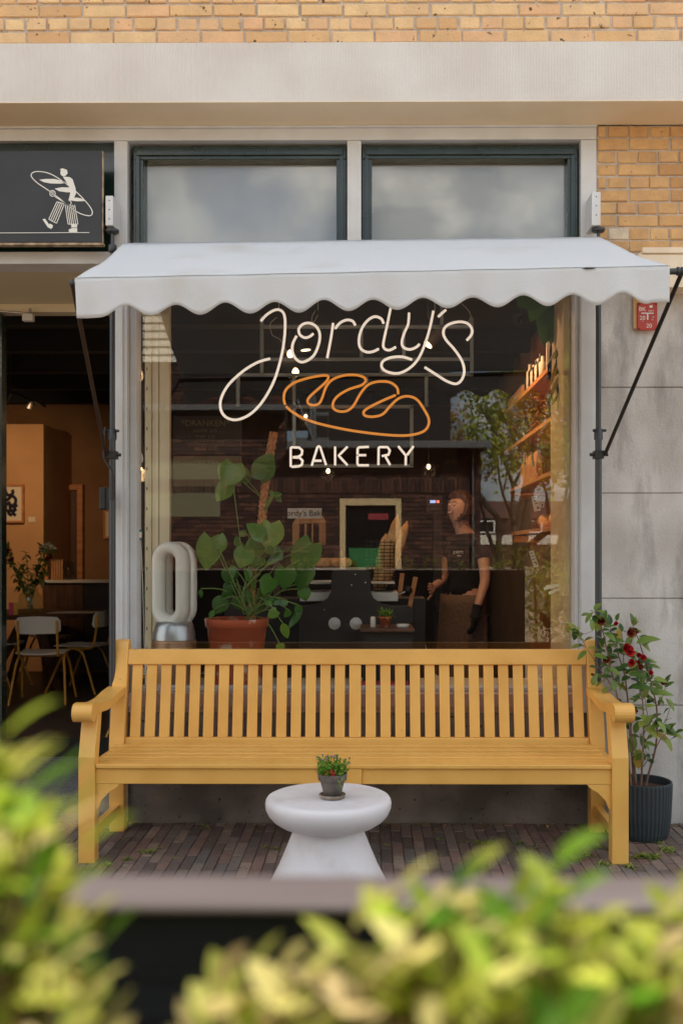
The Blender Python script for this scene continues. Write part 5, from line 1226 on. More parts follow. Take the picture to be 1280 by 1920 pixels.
# track with spots lighting shelves and the left wall
tr = empty('track_light', (XP(30, 9.5), 9.5, 2.7), 'black track rail with small lamps inside the cafe doorway', 'track light')
b = MB(); b.tube([P(-60, 700, 9.5), P(86, 762, 9.5)], .012, 6); 
for (x, y) in ((20, 738), (60, 752)): b.tube([P(x, y, 9.5), P(x-6, y+14, 9.5)], .03, 10)
b.tube([P(20, 738, 9.5), Vector((P(20, 738, 9.5).x, 9.5, 3.3))], .005, 5); b.build('rail', 'black_metal', tr)
def plain_spot(loc, aim, power, size, par, col=(1, .6, .3)):
    ld = bpy.data.lights.new('spot_light', 'SPOT'); ld.energy = power; ld.color = col; ld.spot_size = R(size); ld.spot_blend = .8; ld.shadow_soft_size = .05
    lo = bpy.data.objects.new('lamp_light', ld); C.objects.link(lo); lo.parent = par; lo.location = Vector(loc)-wloc(par); lo.rotation_euler = (-(Vector(aim)-Vector(loc))).to_track_quat('Z', 'Y').to_euler()
plain_spot((XP(20, 9.5)-.2, 9.4, 2.75), (-4.6, 11.5, 1.7), 30, 95, tr); plain_spot((XP(60, 9.5), 9.4, 2.75), (-3.2, 12.5, 1.5), 4, 90, tr)
sl = empty('shelf_lamp', (.35, 6.3, 3.0), 'black ceiling lamp throwing warm light on the side shelves', 'spotlight')
b = MB(); b.tube([(.35, 6.3, 3.12), (.35, 6.3, 3.0)], .04, 12); b.tube([(.35, 6.3, 3.12), (.35, 6.3, 3.29)], .008, 6); b.build('lamp_body', 'black_metal', sl)
plain_spot((.37, 6.3, 2.97), (1.4, 6.3, 1.7), 26, 130, sl, (1, .55, .26)); plain_spot((.37, 6.3, 2.97), (1.4, 7.6, 2.0), 9, 130, sl, (1, .55, .26))
# ================================================================ person behind the glass
PYs = 7.5; pxo = XP(872, PYs)
per = empty('person', (pxo, PYs, 0), 'smiling person in a black t-shirt and brown apron standing behind the window', 'person')
V = Vector
def skin_mesh(name, nodes, edges, m, parent, sub=2, fix=None):
    me = bpy.data.meshes.new(name); me.from_pydata([V(n[0]) for n in nodes], edges, []); o = bpy.data.objects.new(name, me); C.objects.link(o)
    md = o.modifiers.new('skin', 'SKIN'); md.use_smooth_shade = True
    for i, n in enumerate(nodes):
        r = n[1]; o.data.skin_vertices[0].data[i].radius = r if isinstance(r, tuple) else (r, r)
    o.data.skin_vertices[0].data[0].use_root = True
    s = o.modifiers.new('s', 'SUBSURF'); s.levels = sub; s.render_levels = sub
    bpy.context.view_layer.update()
    m2 = bpy.data.meshes.new_from_object(o.evaluated_get(bpy.context.evaluated_depsgraph_get())); bpy.data.objects.remove(o)
    off = wloc(parent)
    for v in m2.vertices:
        if fix: v.co = fix(v.co)
        v.co = v.co-off
    for p in m2.polygons: p.use_smooth = True
    m2.materials.clear(); m2.materials.append(MATS[m]); o = bpy.data.objects.new(name, m2); C.objects.link(o); o.parent = parent
    return o
x0 = pxo; Y0 = PYs
HX, HZ = pxo-.01, 1.635
head = V((HX, Y0-.07, HZ))
nodes = [((x0+.03, Y0, .98), (.15, .115)), ((x0+.02, Y0, 1.10), (.135, .10)), ((x0+.015, Y0, 1.25), (.15, .105)), ((x0+.01, Y0, 1.38), (.14, .10)), ((x0, Y0, 1.46), (.07, .07)), ((x0-.008, Y0-.03, 1.52), (.055, .055)), ((HX, Y0-.06, HZ-.035), (.068, .082)), ((HX, Y0-.062, HZ+.04), (.080, .094)), ((HX, Y0-.055, HZ+.09), (.056, .068)),
         # right arm (picture right) hanging
         ((x0+.15, Y0, 1.40), (.058, .055)), ((x0+.20, Y0-.01, 1.27), (.046, .046)), ((x0+.225, Y0-.02, 1.13), (.038, .038)), ((x0+.235, Y0-.09, .99), (.030, .030)), ((x0+.235, Y0-.115, .93), (.026, .022)), ((x0+.235, Y0-.13, .87), (.034, .018)),
         # left arm bent, hand towards the middle
         ((x0-.12, Y0, 1.40), (.058, .055)), ((x0-.165, Y0-.03, 1.27), (.045, .045)), ((x0-.185, Y0-.05, 1.13), (.037, .037)), ((x0-.13, Y0-.19, 1.08), (.030, .030)), ((x0-.08, Y0-.25, 1.07), (.025, .022)), ((x0-.05, Y0-.28, 1.07), (.034, .018)),
         # legs
         ((x0+.10, Y0, .86), (.095, .095)), ((x0+.10, Y0-.01, .5), (.06, .065)), ((x0+.10, Y0+.01, .1), (.04, .045)), ((x0+.10, Y0-.12, .04), (.04, .03)),
         ((x0-.06, Y0, .86), (.095, .095)), ((x0-.07, Y0-.01, .5), (.06, .065)), ((x0-.07, Y0+.01, .1), (.04, .045)), ((x0-.08, Y0-.12, .04), (.04, .03))]
edges = [(0, 1), (1, 2), (2, 3), (3, 4), (4, 5), (5, 6), (6, 7), (7, 8), (3, 9), (9, 10), (10, 11), (11, 12), (12, 13), (13, 14), (3, 15), (15, 16), (16, 17), (17, 18), (18, 19), (19, 20), (0, 21), (21, 22), (22, 23), (23, 24), (0, 25), (25, 26), (26, 27), (27, 28)]
face = V((-.06, -.95, .26)).normalized()     # where the face looks: left, towards the glass, a little up
hc = head+V((0, .012, .012))
fs_ = face.cross(V((0, 0, 1))).normalized(); fu = fs_.cross(face).normalized()
def face_fix(v):
    d = v-hc
    if d.length > .15 or v.z < HZ-.10: return v
    f, s, u = d.dot(face), d.dot(fs_), d.dot(fu)
    if f > .02:
        k = max(0, 1-(s/.014)**2)*max(0, 1-((u+.018)/.028)**2); v = v+face*.020*k**.8          # nose
        k = max(0, 1-(s/.03)**2)*max(0, 1-((u+.085)/.02)**2); v = v+face*.010*k                 # chin
        for sd_ in (-1, 1):
            k = max(0, 1-((s-sd_*.03)/.018)**2)*max(0, 1-((u-.012)/.014)**2); v = v-face*.008*k  # eye sockets
    return v
skin_mesh('body', nodes, edges, 'skin', per, 2, face_fix)
def onface(s, u, f=.074): return hc+face*(f-.25*abs(s)-(u*u)*3)+fs_*s+fu*u
b = MB()
for s in (-.028, .028): b.ball(onface(s, .010, .078), (.011, .009, .006), 0, 10, 6); 
b.build('eyes', 'tooth', per); b = MB()
for s in (-.028, .028): b.ball(onface(s, .010, .085), (.005, .004, .0045), 0, 8, 5); b.tube([onface(s-.014, .027, .082), onface(s, .033, .084), onface(s+.014, .028, .082)], .002, 5)
b.build('irises', 'hair', per)
b = MB(); b.tube(smoothpts([onface(-.026, -.046, .080), onface(-.012, -.056, .084), onface(.0, -.059, .086), onface(.012, -.056, .084), onface(.026, -.046, .080)], 3), .0042, 6); b.build('lips', 'lip', per)
b = MB(); b.tube(smoothpts([onface(-.019, -.047, .083), onface(0, -.052, .087), onface(.019, -.047, .083)], 3), .0034, 6); b.build('teeth', 'tooth', per)
for s in (-1, 1):
    b = MB(); c = hc-face*.008+fs_*(.078*s)-fu*.01; b.ball(c, (.012, .014, .026), 0, 8, 6); b.build('ear', 'skin', per)
# hair: cap that leaves the face free and a bun at the nape
b = MB(); n, k = 28, 16; vs = []
for i in range(k+1):
    t = math.pi*.88*i/k
    for j in range(n):
        a = 2*math.pi*j/n; d = (fu*math.cos(t)+(face*math.cos(a)+fs_*math.sin(a))*math.sin(t))
        fr_ = max(0, d.dot(face)); lim = .40+.45*abs(d.dot(fs_))
        rr = .116+.006*math.sin(a*9+t*7)+.004*math.sin(a*21)
        if fr_ > .58 and d.dot(fu) < .62: rr = .05
        elif fr_ > .34 and d.dot(fu) < .32: rr = .05
        vs.append(hc-face*.008+fu*.012+V((d.x*rr, d.y*rr, d.z*rr*1.06)))
b.add(vs, [(i*n+j, (i+1)*n+j, (i+1)*n+(j+1) % n, i*n+(j+1) % n) for i in range(k) for j in range(n)], 0, .5, True)
b.ball(hc-face*.10-fu*.05, (.045, .045, .05), 0, 12, 8)
for q in range(26): 
    a = rv(-1, 1); st_ = hc+fu*rv(.03, .09)+fs_*(.085*a)-face*rv(-.03, .05); b.tube([st_, st_+fu*-.05+fs_*.02*a, st_-fu*.11-face*.02+fs_*.01*a], .0018, 4, cap=False)
b.build('hair', 'hair', per)
# t-shirt
tn = [((x0+.03, Y0, .98), (.165, .125)), ((x0+.02, Y0, 1.10), (.148, .112)), ((x0+.015, Y0, 1.25), (.164, .118)), ((x0+.01, Y0, 1.38), (.152, .112)), ((x0+.002, Y0, 1.465), (.075, .072)), ((x0+.155, Y0, 1.40), (.072, .068)), ((x0+.205, Y0-.01, 1.27), (.064, .062)), ((x0-.125, Y0, 1.40), (.072, .068)), ((x0-.17, Y0-.03, 1.28), (.062, .06))]
skin_mesh('t_shirt', tn, [(0, 1), (1, 2), (2, 3), (3, 4), (3, 5), (5, 6), (3, 7), (7, 8)], 'cloth_black', per, 2)
b = MB(); text_into(b, "JORDY'S", (x0+.06, Y0-.128, 1.33), .028); text_into(b, 'BAKERY', (x0+.06, Y0-.128, 1.305), .018); b.build('shirt_logo', 'sign_white', per)
# apron: a wrapped skirt with ties
b = MB(); n = 26; rows = 9; vs = []
for i in range(rows):
    z = 1.03-i*.085; 
    for j in range(n):
        a = math.pi*(1.02+j/(n-1)*.96); w_ = 1+.25*i/rows+.02*math.sin(j*1.7)*i/rows
        vs.append((x0+.02+.205*w_*math.cos(a), Y0+.185*w_*math.sin(a)-.01*math.sin(j*2.1)*i/rows, z))
b.add(vs, [(i*n+j, i*n+j+1, (i+1)*n+j+1, (i+1)*n+j) for i in range(rows-1) for j in range(n-1)], 0, .5, True)
b.build('apron', 'apron', per, solid=.004)
tn = [((x0+.03, Y0, .98), (.168, .128)), ((x0+.1, Y0, .84), (.105, .10)), ((x0+.10, Y0, .5), (.075, .078)), ((x0+.10, Y0+.01, .12), (.062, .064)), ((x0-.05, Y0, .84), (.105, .10)), ((x0-.07, Y0, .5), (.075, .078)), ((x0-.07, Y0+.01, .12), (.062, .064))]
skin_mesh('trousers', tn, [(0, 1), (1, 2), (2, 3), (0, 4), (4, 5), (5, 6)], 'cloth_black', per, 2)
# hands: gloved right hand hanging, bare left hand raised
def hand(c, d, side, rad, m, name, curl):
    d = V(d).normalized(); s_ = V(side).normalized(); nrm = d.cross(s_).normalized(); b = MB()
    b.tube([c-d*.03, c+d*.01, c+d*.05, c+d*.075], [rad*2.4, rad*3.4, rad*4.1, rad*3.4], 10)
    for v in b.v: 
        q = v-c; v -= nrm*(q.dot(nrm)*.5)
    for k, (o, ln) in enumerate(((-.030, .066), (-.010, .078), (.011, .073), (.030, .057))):
        p = c+d*.07+s_*o; pts = [p]; dd = d.copy()
        for j in range(3): dd = (dd+nrm*curl*(.35+.1*k)).normalized(); pts.append(pts[-1]+dd*ln/3*(1.15-.15*j))
        b.tube(pts, [rad, rad*.95, rad*.88, rad*.7], 8)
    p = c+d*.015-s_*.034; b.tube([p, p+(d*.6-s_*.8+nrm*.3)*.032, p+(d*.9-s_*.85+nrm*.5)*.055], [rad*1.3, rad*1.1, rad*.8], 8)
    b.build(name, m, per)
hand(V((x0+.235, Y0-.13, .89)), (-.02, -.15, -1), (.4, -.9, 0), .0105, 'cloth_black', 'glove', .6)
hand(V((x0-.075, Y0-.255, 1.07)), (.7, -.6, .05), (0, .1, 1), .0088, 'skin', 'hand', .5)
b = MB(); b.tube([V((x0+.235, Y0-.105, .96)), V((x0+.235, Y0-.12, .91)), V((x0+.235, Y0-.13, .87))], [.036, .034, .040], 12); b.build('glove_cuff', 'cloth_black', per)
per.rotation_euler = (0, 0, R(-52)); per.scale = (1.035, 1.035, 1.035)

# ================================================================ chairs in the cafe
def chair(name, loc, rz, lab, grp='grey chairs round the cafe table'):
    root = empty(name, (0, 0, 0), lab, 'chair', grp)
    # local: faces +y (backrest at -y)
    b = MB(); out = smoothpts([V(p) for p in ((-.19, -.19, 0), (.19, -.19, 0), (.2, .0, 0), (.18, .2, 0), (-.18, .2, 0), (-.2, 0, 0))], 4, True); n = len(out)
    vs = [(p.x, p.y, .445+.008*(abs(p.x)/.2)**2) for p in out]+[(p.x, p.y, .457+.008*(abs(p.x)/.2)**2) for p in out]
    b.add(vs, [tuple(range(n))[::-1], tuple(range(n, 2*n))]+[(i, (i+1) % n, n+(i+1) % n, n+i) for i in range(n)], 0, .5, False); b.build('seat', 'chair_grey', root, bev=.003)
    b = MB(); m_ = 14; vs = []
    for i in range(m_+1):
        t = -1+2*i/m_; x = t*.2; y = -.215-.035*(1-t*t)
        zt_ = .80-.012*t*t-(.03 if abs(t) == 1 else 0); zl = .64+(.03 if abs(t) == 1 else 0)
        vs += [(x, y+.006, zl), (x, y-.012, zt_), (x, y-.022, zt_), (x, y-.004, zl)]
    b.add(vs, [(4*i+j, 4*i+4+j, 4*i+4+(j+1) % 4, 4*i+(j+1) % 4) for i in range(m_) for j in range(4)]+[(0, 1, 2, 3), (4*m_+3, 4*m_+2, 4*m_+1, 4*m_)], 0, .5, False); b.build('backrest', 'chair_grey', root, bev=.003)
    for s in (-1, 1):
        b = MB(); b.tube(smoothpts([V((s*.25, -.27, 0)), V((s*.22, -.16, .30)), V((s*.205, -.11, .40)), V((s*.20, -.02, .437)), V((s*.205, .06, .40)), V((s*.22, .12, .30)), V((s*.25, .25, 0))], 5), .0115, 10); b.build('leg', 'chair_yellow', root)
        b = MB(); b.tube(smoothpts([V((s*.17, .05, .436)), V((s*.17, -.15, .436)), V((s*.172, -.21, .46)), V((s*.172, -.235, .56)), V((s*.172, -.25, .68)), V((s*.172, -.252, .76))], 5), .0115, 10); b.build('back_tube', 'chair_yellow', root)
    b = MB(); b.tube([V((-.17, .05, .434)), V((.17, .05, .434))], .009, 8); b.tube([V((-.17, -.14, .434)), V((.17, -.14, .434))], .009, 8); b.build('cross_bar', 'chair_yellow', root)
    root.location = loc; root.rotation_euler = (0, 0, rz); return root
X1 = XP(72, 9.05)
ch0 = chair('chair', (X1, 9.2, 0), R(6), 'grey chair with yellow legs seen from behind, nearest to the cafe door')
def dup(lab, loc, rz):
    c = copy_tree(ch0); c.location = loc; c.rotation_euler = (0, 0, rz); c['label'] = lab; return c
dup('grey chair turned sideways at the right end of the cafe table', (XP(152, 9.9), 9.9, 0), R(80))
dup('grey chair on the far side of the cafe table behind the vase', (XP(98, 11.0), 11.05, 0), R(172))
dup('grey chair at the left of the cafe table, cut by the picture edge', (XP(5, 10.2), 10.1, 0), R(-95))
dup('grey chair standing behind the window near the person', (XP(838, 7.4), 7.4, 0), R(-78))
dup('grey chair standing behind the window under the purple plant leaves', (XP(520, 7.6), 7.6, 0), R(65))['label'] = 'grey chair with a slim white back edge right of the terracotta pot'
dup('grey chair behind the air purifier at the left post', (XP(262, 7.6), 7.7, 0), R(100))
# round cafe table
TX2, TY2 = XP(62, 10.25), 10.25
tb2 = empty('cafe_table', (TX2, TY2, 0), 'round wooden cafe table with crossed legs inside the doorway', 'table')
b = MB(); b.lathe([(0, .725), (.68, .725), (.70, .735), (.70, .755), (.69, .76), (0, .76)], (TX2, TY2, 0), 48); b.build('table_top', 'dark_wood', tb2)
for a in (45, 135, 225, 315):
    d = V((math.cos(R(a)), math.sin(R(a)), 0)); s_ = V((-d.y, d.x, 0))*.04; b = MB(); vs = []
    for (r_, z) in ((.46, 0), (.54, 0), (.12, .724), (.04, .724)): vs += [V((TX2, TY2, z))+d*r_-s_, V((TX2, TY2, z))+d*r_+s_]
    b.add(vs, [(0, 2, 3, 1), (4, 6, 7, 5), (0, 6, 4, 2), (1, 3, 5, 7), (2, 4, 5, 3), (0, 1, 7, 6)]); b.build('leg', 'dark_wood', tb2, bev=.003)
# vase with flowers
vx, vy = XP(57, 9.85), 9.85; vz = .761
va = empty('flower_vase', (vx, vy, vz), 'ribbed glass vase of red and white flowers on the cafe table', 'vase')
b = MB(); n = 36; vs = []
prof = [(.0, .0), (.10, .0), (.105, .02), (.108, .17), (.095, .20), (.075, .22), (.075, .25), (.08, .26)]
for (r_, z) in prof:
    for j in range(n): a = 2*math.pi*j/n; k = 1+(.02 if j % 2 else -.02); vs.append((vx+r_*k*math.cos(a), vy+r_*k*math.sin(a), vz+z))
b.add(vs, [(i*n+j, i*n+(j+1) % n, (i+1)*n+(j+1) % n, (i+1)*n+j) for i in range(len(prof)-1) for j in range(n)], 0, .5, True); b.build('glass', 'vase_glass', va)
s_ = MB(); l_ = MB(); w_ = MB(); r__ = MB()
for (x, y, kind) in ((15, 1030, 'r'), (5, 1022, 'w'), (88, 1022, 'w'), (80, 1028, 'w'), (98, 1026, 'w'), (93, 1045, 'r'), (40, 1060, 'l'), (30, 1085, 'l'), (60, 1075, 'l'), (48, 1036, 'l'), (70, 1060, 'l'), (22, 1050, 'r'), (90, 1065, 'l')):
    tip = P(x, y, vy+rv(-.08, .08)); p0 = V((vx+rv(-.03, .03), vy+rv(-.03, .03), vz+.04)); pts = smoothpts([p0, V((vx+(tip.x-vx)*.2, vy, vz+.24)), p0.lerp(tip, .7)+V((0, 0, .02)), tip], 5)
    s_.tube(pts, .0035, 6)
    for q in pts[7:]: 
        for _ in range(2): l_.leaf(q, rdir(), (0, 0, 1), rv(.05, .10), rv(.025, .045), .2, .2, 0, seg=4)
    mb = w_ if kind == 'w' else r__ if kind == 'r' else None
    if mb:
        mb = MB()
        for j in range(18): mb.leaf(tip, rdir()+V((0, -.4, .2)), rdir(), rv(.03, .05), .035, -.2, .3, 0, seg=3)
        mb.build('white_flower' if kind == 'w' else 'red_flower', 'petal_white' if kind == 'w' else 'petal_dark_red', va)
s_.build('stems', 'green_stem', va); l_.build('foliage', 'camellia_leaf', va)
# cards, papers, cabinet, frames
for k, (x, m, lab) in enumerate(((21.5, 'pink_card', 'pink card standing left of the glass vase'), (28, 'yellow_card', 'yellow card standing left of the glass vase'))):
    c = P(x, 1143, 9.75); b = MB(); b.box((c.x-.022, 9.75+k*.02, .762), (c.x+.022, 9.755+k*.02, .762+.12)); tag(b.build('menu_card', m), lab, 'card')
b = MB(); c = P(130, 1137, 10.1); b.box((c.x-.2, 10.0, .762), (c.x+.12, 10.35, .766)); b.box((c.x-.05, 9.95, .7665), (c.x+.28, 10.28, .770)); tag(b.build('newspaper', 'paper'), 'folded newspaper lying on the right side of the cafe table', 'newspaper')
cb = empty('side_cabinet', (XP(118, 11.2), 11.4, 0), 'waist high wooden cabinet in front of the cafe back wall', 'cabinet')
a_, c_ = XP(84, 11.1), XP(156, 11.1); zt = ZP(1088, 11.1)
b = MB(); b.box((a_, 11.1, .05), (c_, 11.45, zt-.03)); b.build('body', 'dark_wood', cb, bev=.003); b = MB(); b.box((a_-.02, 11.07, zt-.0295), (c_+.4, 11.47, zt)); b.build('top', 'steel_white', cb, bev=.003)
b = MB(); b.box((c_+.001, 11.12, .05), (c_+.36, 11.45, zt-.03)); b.build('open_side', 'machine_black', cb)
b = MB(); 
for k in range(5): x = XP(98+k*4.6, 11.2); b.box((x-.011, 11.2, zt+.001), (x+.011, 11.26, zt+.22)); b.box((x-.006, 11.21, zt+.2205), (x+.006, 11.25, zt+.235))
tag(b.build('candle_box', 'kraft'), 'row of slim wooden boxes standing on the side cabinet', 'boxes')
b = MB(); b.lathe([(0, .001), (.07, .001), (.075, .03), (.075, .17), (.06, .20), (.06, .22), (0, .222)], (XP(129, 11.25), 11.25, zt), 20); tag(b.build('glass_jar', 'vase_glass'), 'glass storage jar on the side cabinet beside the slim boxes', 'jar')
b = MB(); b.lathe([(0, .001), (.012, .001), (.012, .30), (0, .302)], (XP(87.5, 11.25), 11.25, zt), 12); b.lathe([(.02, .0005), (.03, .06), (.012, .08)], (XP(87.5, 11.25), 11.25, zt), 12); tag(b.build('candle', 'candle'), 'tall pale orange candle at the left end of the cabinet', 'candle')
af = empty('framed_print', (XP(18, 11.45), 11.46, ZP(980, 11.45)), 'framed print of bold dark squiggles on the warm cafe wall', 'picture')
xa, xb, z0_, z1_ = XP(-12, 11.46), XP(45, 11.46), ZP(980, 11.46), ZP(908, 11.46)
b = MB(); t = .022; b.box((xa, 11.45, z0_), (xb, 11.498, z0_+t)); b.box((xa, 11.45, z1_-t), (xb, 11.498, z1_)); b.box((xa, 11.45, z0_+t+.0005), (xa+t, 11.498, z1_-t-.0005)); b.box((xb-t, 11.45, z0_+t+.0005), (xb, 11.498, z1_-t-.0005)); b.build('frame', 'wood_shelf', af)
b = MB(); b.box((xa+t, 11.47, z0_+t), (xb-t, 11.48, z1_-t)); b.build('paper', 'paper', af)
b = MB()
def AP(x, y): return P(x/3, 780+y/3, 11.466)
for q in ([(20, 430), (30, 415), (40, 440), (60, 445), (75, 430), (70, 415)], [(10, 460), (20, 480), (45, 470), (70, 450), (90, 470), (85, 500)], [(0, 515), (25, 500), (55, 495), (75, 510), (100, 500)], [(25, 480), (35, 510), (20, 540), (10, 560)], [(50, 480), (60, 520), (50, 545), (70, 560)], [(80, 490), (85, 525), (75, 545), (90, 560)], [(30, 525), (55, 535), (95, 525)], [(-20, 470), (-5, 490), (-25, 520), (-10, 550)], [(0, 440), (-10, 460), (5, 480)]):
    for p_, q_ in zip(q[:-1], q[1:]): pass
    pts = smoothpts([AP(*p) for p in q], 4); b.tube(pts, .018, 8)
for v in b.v: v.y = 11.466+(v.y-11.466)*.15
b.build('squiggles', 'navy_ink', af)
b = MB(); c = P(60, 974, 11.49); b.box((c.x-.04, 11.492, c.z-.03), (c.x+.04, 11.498, c.z+.03)); tag(b.build('wall_note', 'paper'), 'small paper note pinned beside the framed print', 'note')
af2 = empty('small_framed_print', (XP(203, 12.5), 12.5, 1.5), 'dim small framed picture at the far right of the cafe back wall', 'picture')
b = MB(); xa, xb = XP(192, 12.5), XP(212, 12.5); b.box((xa, 12.55, ZP(1010, 12.5)), (xb, 12.598, ZP(955, 12.5))); b.build('frame', 'wood_shelf', af2); b = MB(); b.box((xa+.03, 12.545, ZP(1006, 12.5)), (xb-.03, 12.549, ZP(959, 12.5))); b.build('print', 'paper', af2)
b = MB(); b.box((-8, 7.6, .45), (-4.0, 8.1, .48)); b = MB()
dc = empty('door_closer', (XP(57, 5.9), 5.9, ZP(596, 5.9)), 'small metal door closer fixed under the doorway head', 'door closer')
b.box((XP(46, 5.9), 5.86, ZP(603, 5.9)), (XP(66, 5.9), 5.9, ZP(590, 5.9))); b.build('case', 'steel_white', dc, bev=.003); b = MB(); b.tube([P(-40, 580, 5.88), P(56, 588, 5.88)], .006, 6); b.tube([P(57, 592, 5.88), P(57, 578, 5.88)], .008, 6); b.build('arm', 'chrome', dc)
# door jamb at the left edge
b = MB(); b.box((XP(-30, 5.9), 5.92, 0), (XP(1.5, 5.9), 6.0, 2.8)); part(b, 'door_jamb', 'green_paint')

# ================================================================ the other side of the street, seen in the reflections
def wbricks(mb, x0, x1, z0, z1, Y, L_=.22, ch=.075):
    z = z0; k = 0
    while z < z1-.01:
        x = x0-(L_/2 if k % 2 else 0)
        while x < x1:
            a, c = max(x, x0)+.006, min(x+L_, x1)-.006
            if c-a > .02: mb.add([(a, Y, z+.006), (c, Y, z+.006), (c, Y, min(z+ch, z1)-.006), (a, Y, min(z+ch, z1)-.006)], [(3, 2, 1, 0)], 0, random.random())
            x += L_
        z += ch; k += 1
OY = -7.1
oh = empty('brick_house', (-3, OY-2, 0), 'dark brick house across the street mirrored in the display window', 'house')
xe = 1.97; xm = -1.45
b = MB(); 
wx0, wx1, wz0, wz1 = -.50, .58, .75, 2.32
for (x0, x1_, z0, z1_) in ((-9, xm, 0, 4.7), (xm, wx0, 0, 3.2), (wx1, xe, 0, 3.2), (wx0, wx1, wz1, 3.2), (wx0, wx1, 0, wz0)): wbricks(b, x0, x1_, z0, z1_, OY)
b.box((-9, OY-.3, 0), (xm, OY-.008, 4.7), 1); b.box((xm, OY-.3, 0), (wx0, OY-.008, 3.2), 1); b.box((wx1, OY-.3, 0), (xe, OY-.008, 3.2), 1); b.box((wx0, OY-.3, wz1), (wx1, OY-.008, 3.2), 1); b.box((wx0, OY-.3, 0), (wx1, OY-.008, wz0), 1)
b.build('wall', ['opp_brick', 'opp_mortar'], oh)
b = MB()
for k in range(150):   # soldier course of upright bricks under the eaves
    x = -9+k*.075
    if x < xe-.08: b.add([(x+.006, OY+.012, 2.42), (x+.069, OY+.012, 2.42), (x+.069, OY+.012, 2.66), (x+.006, OY+.012, 2.66)], [(3, 2, 1, 0)], 0, random.random())
    if x < xe-.08: b.box((x+.01, OY-.005, 2.98+.0), (x+.04, OY+.05, 3.02), 0, random.random())
    if x < xm: b.box((x+.01, OY-.005, 3.55), (x+.05, OY+.06, 3.6), 0, random.random())
b.build('brick_band', 'opp_brick', oh)
b = MB(); b.box((xm+.05, OY-1.2, 3.2), (xe+.12, OY+.35, 3.24), 0); b.box((xm+.05, OY+.351, 3.17), (xe+.15, OY+.40, 3.29), 1); b.box((-9, OY-.0, 3.78), (xm, OY+.34, 3.84), 0); b.box((-9, OY+.341, 3.82), (xm+.05, OY+.40, 3.92), 1); b.build('gutter', ['opp_dark', 'gutter_grey'], oh, bev=.01)
b = MB(); b.box((-9, OY-4, 4.7), (xm-.2, OY-.05, 4.72))
for k in range(14): b.prism([(OY-.02, 4.72+k*.14), (OY+.03, 4.72+k*.14), (OY-.01, 4.86+k*.14), (OY-.02, 4.86+k*.14)][::-1], 'x', -9, -3.1)
b.build('siding', 'opp_siding', oh); b = MB(); b.box((-3.0, OY-4, 4.0), (xm+.3, OY-1.0, 6.1)); b.box((xm+.31, OY-4.5, 3.2), (1.55, OY-1.3, 5.6)); b.box((-9, OY-4, 4.73), (-3.2, OY-.03, 6.6)); b.build('upper_storey', 'opp_dark', oh)
f = MB(); f.box((wx0, OY-.1, wz0), (wx0+.1, OY+.02, wz1)); f.box((wx1-.1, OY-.1, wz0), (wx1, OY+.02, wz1)); f.box((wx0+.101, OY-.1, wz1-.12), (wx1-.101, OY+.02, wz1)); f.box((wx0+.101, OY-.1, wz0), (wx1-.101, OY+.02, wz0+.08)); fo = f.build('window', 'cream_frame', oh, bev=.005)
f = MB(); f.box((wx0+.1, OY-.06, wz0+.08), (wx1-.1, OY-.05, wz1-.12)); f.build('pane', 'black_gloss', fo)
f = MB(); f.box((wx0+.16, OY-.049, wz0+.1), (wx0+.72, OY-.045, 1.45)); f.build('green_poster', 'poster_green', fo); f = MB(); f.box((wx0+.5, OY-.049, 1.95), (wx0+.85, OY-.045, 2.06)); f.build('red_poster', 'poster_red', fo)
f = MB(); f.box((-3.9, OY-.05, 2.0), (-2.6, OY+.01, 3.0)); f.build('window', 'board_olive', oh)
b = MB()
for z in (3.35, 3.8, 4.25): b.box((xm+.1, OY-.2, z), (xm+.75, OY-.16, z+.06)); 
for x in (xm+.12, xm+.42, xm+.48): b.box((x, OY-.15, 3.25), (x+.05, OY-.1, 4.9))
b.tube([(xm+.1, OY-.1, 4.3), (xm+.5, OY-.1, 3.3)], .03, 6); b.build('balcony_frame', 'gutter_grey', oh)
b = MB(); b.tube([(xe-.14, OY+.06, .0), (xe-.14, OY+.06, 3.2)], .02, 8); b.build('drain_pipe', 'gutter_grey', oh)

def tree(loc, H, cr, nleaf, lab, m='tree_leaf', lean=0, bare=False, ls=.12):
    root = empty('tree', loc, lab, 'tree', 'trees across the street'); x, y, z = loc
    t = MB(); tips = []
    def br(p, d, L_, r_, lev):
        n = 4; pts = [p]
        for i in range(n): d = (d+rdir()*.16+V((0, 0, .05))).normalized(); pts.append(pts[-1]+d*L_/n)
        t.tube(pts, [r_*(1-.55*i/n) for i in range(n+1)], 6 if lev > 0 else 9, cap=False)
        if lev >= 3: tips.append(pts[-1]); tips.append(pts[2]); return
        for k in range(4 if lev == 0 else 3):
            q = pts[-1] if k == 0 else pts[random.choice((2, 3, 4))]; dd = (d+rdir()*.75).normalized(); br(q, dd, L_*rv(.62, .8), r_*.5, lev+1)
    br(V((x, y, 0)), V((lean, 0, 1)).normalized(), H*.36, H*.022, 0); t.build('trunk', 'bark', root)
    l = MB()
    for k in range(nleaf):
        q = random.choice(tips)+rdir()*rv(0, cr); l.leaf(q, rdir(), rdir(), rv(.6, 1.2)*ls, ls*.6, .2, .2, 0, 'ovate', 2, random.random())
    l.build('crown', m, root); return root
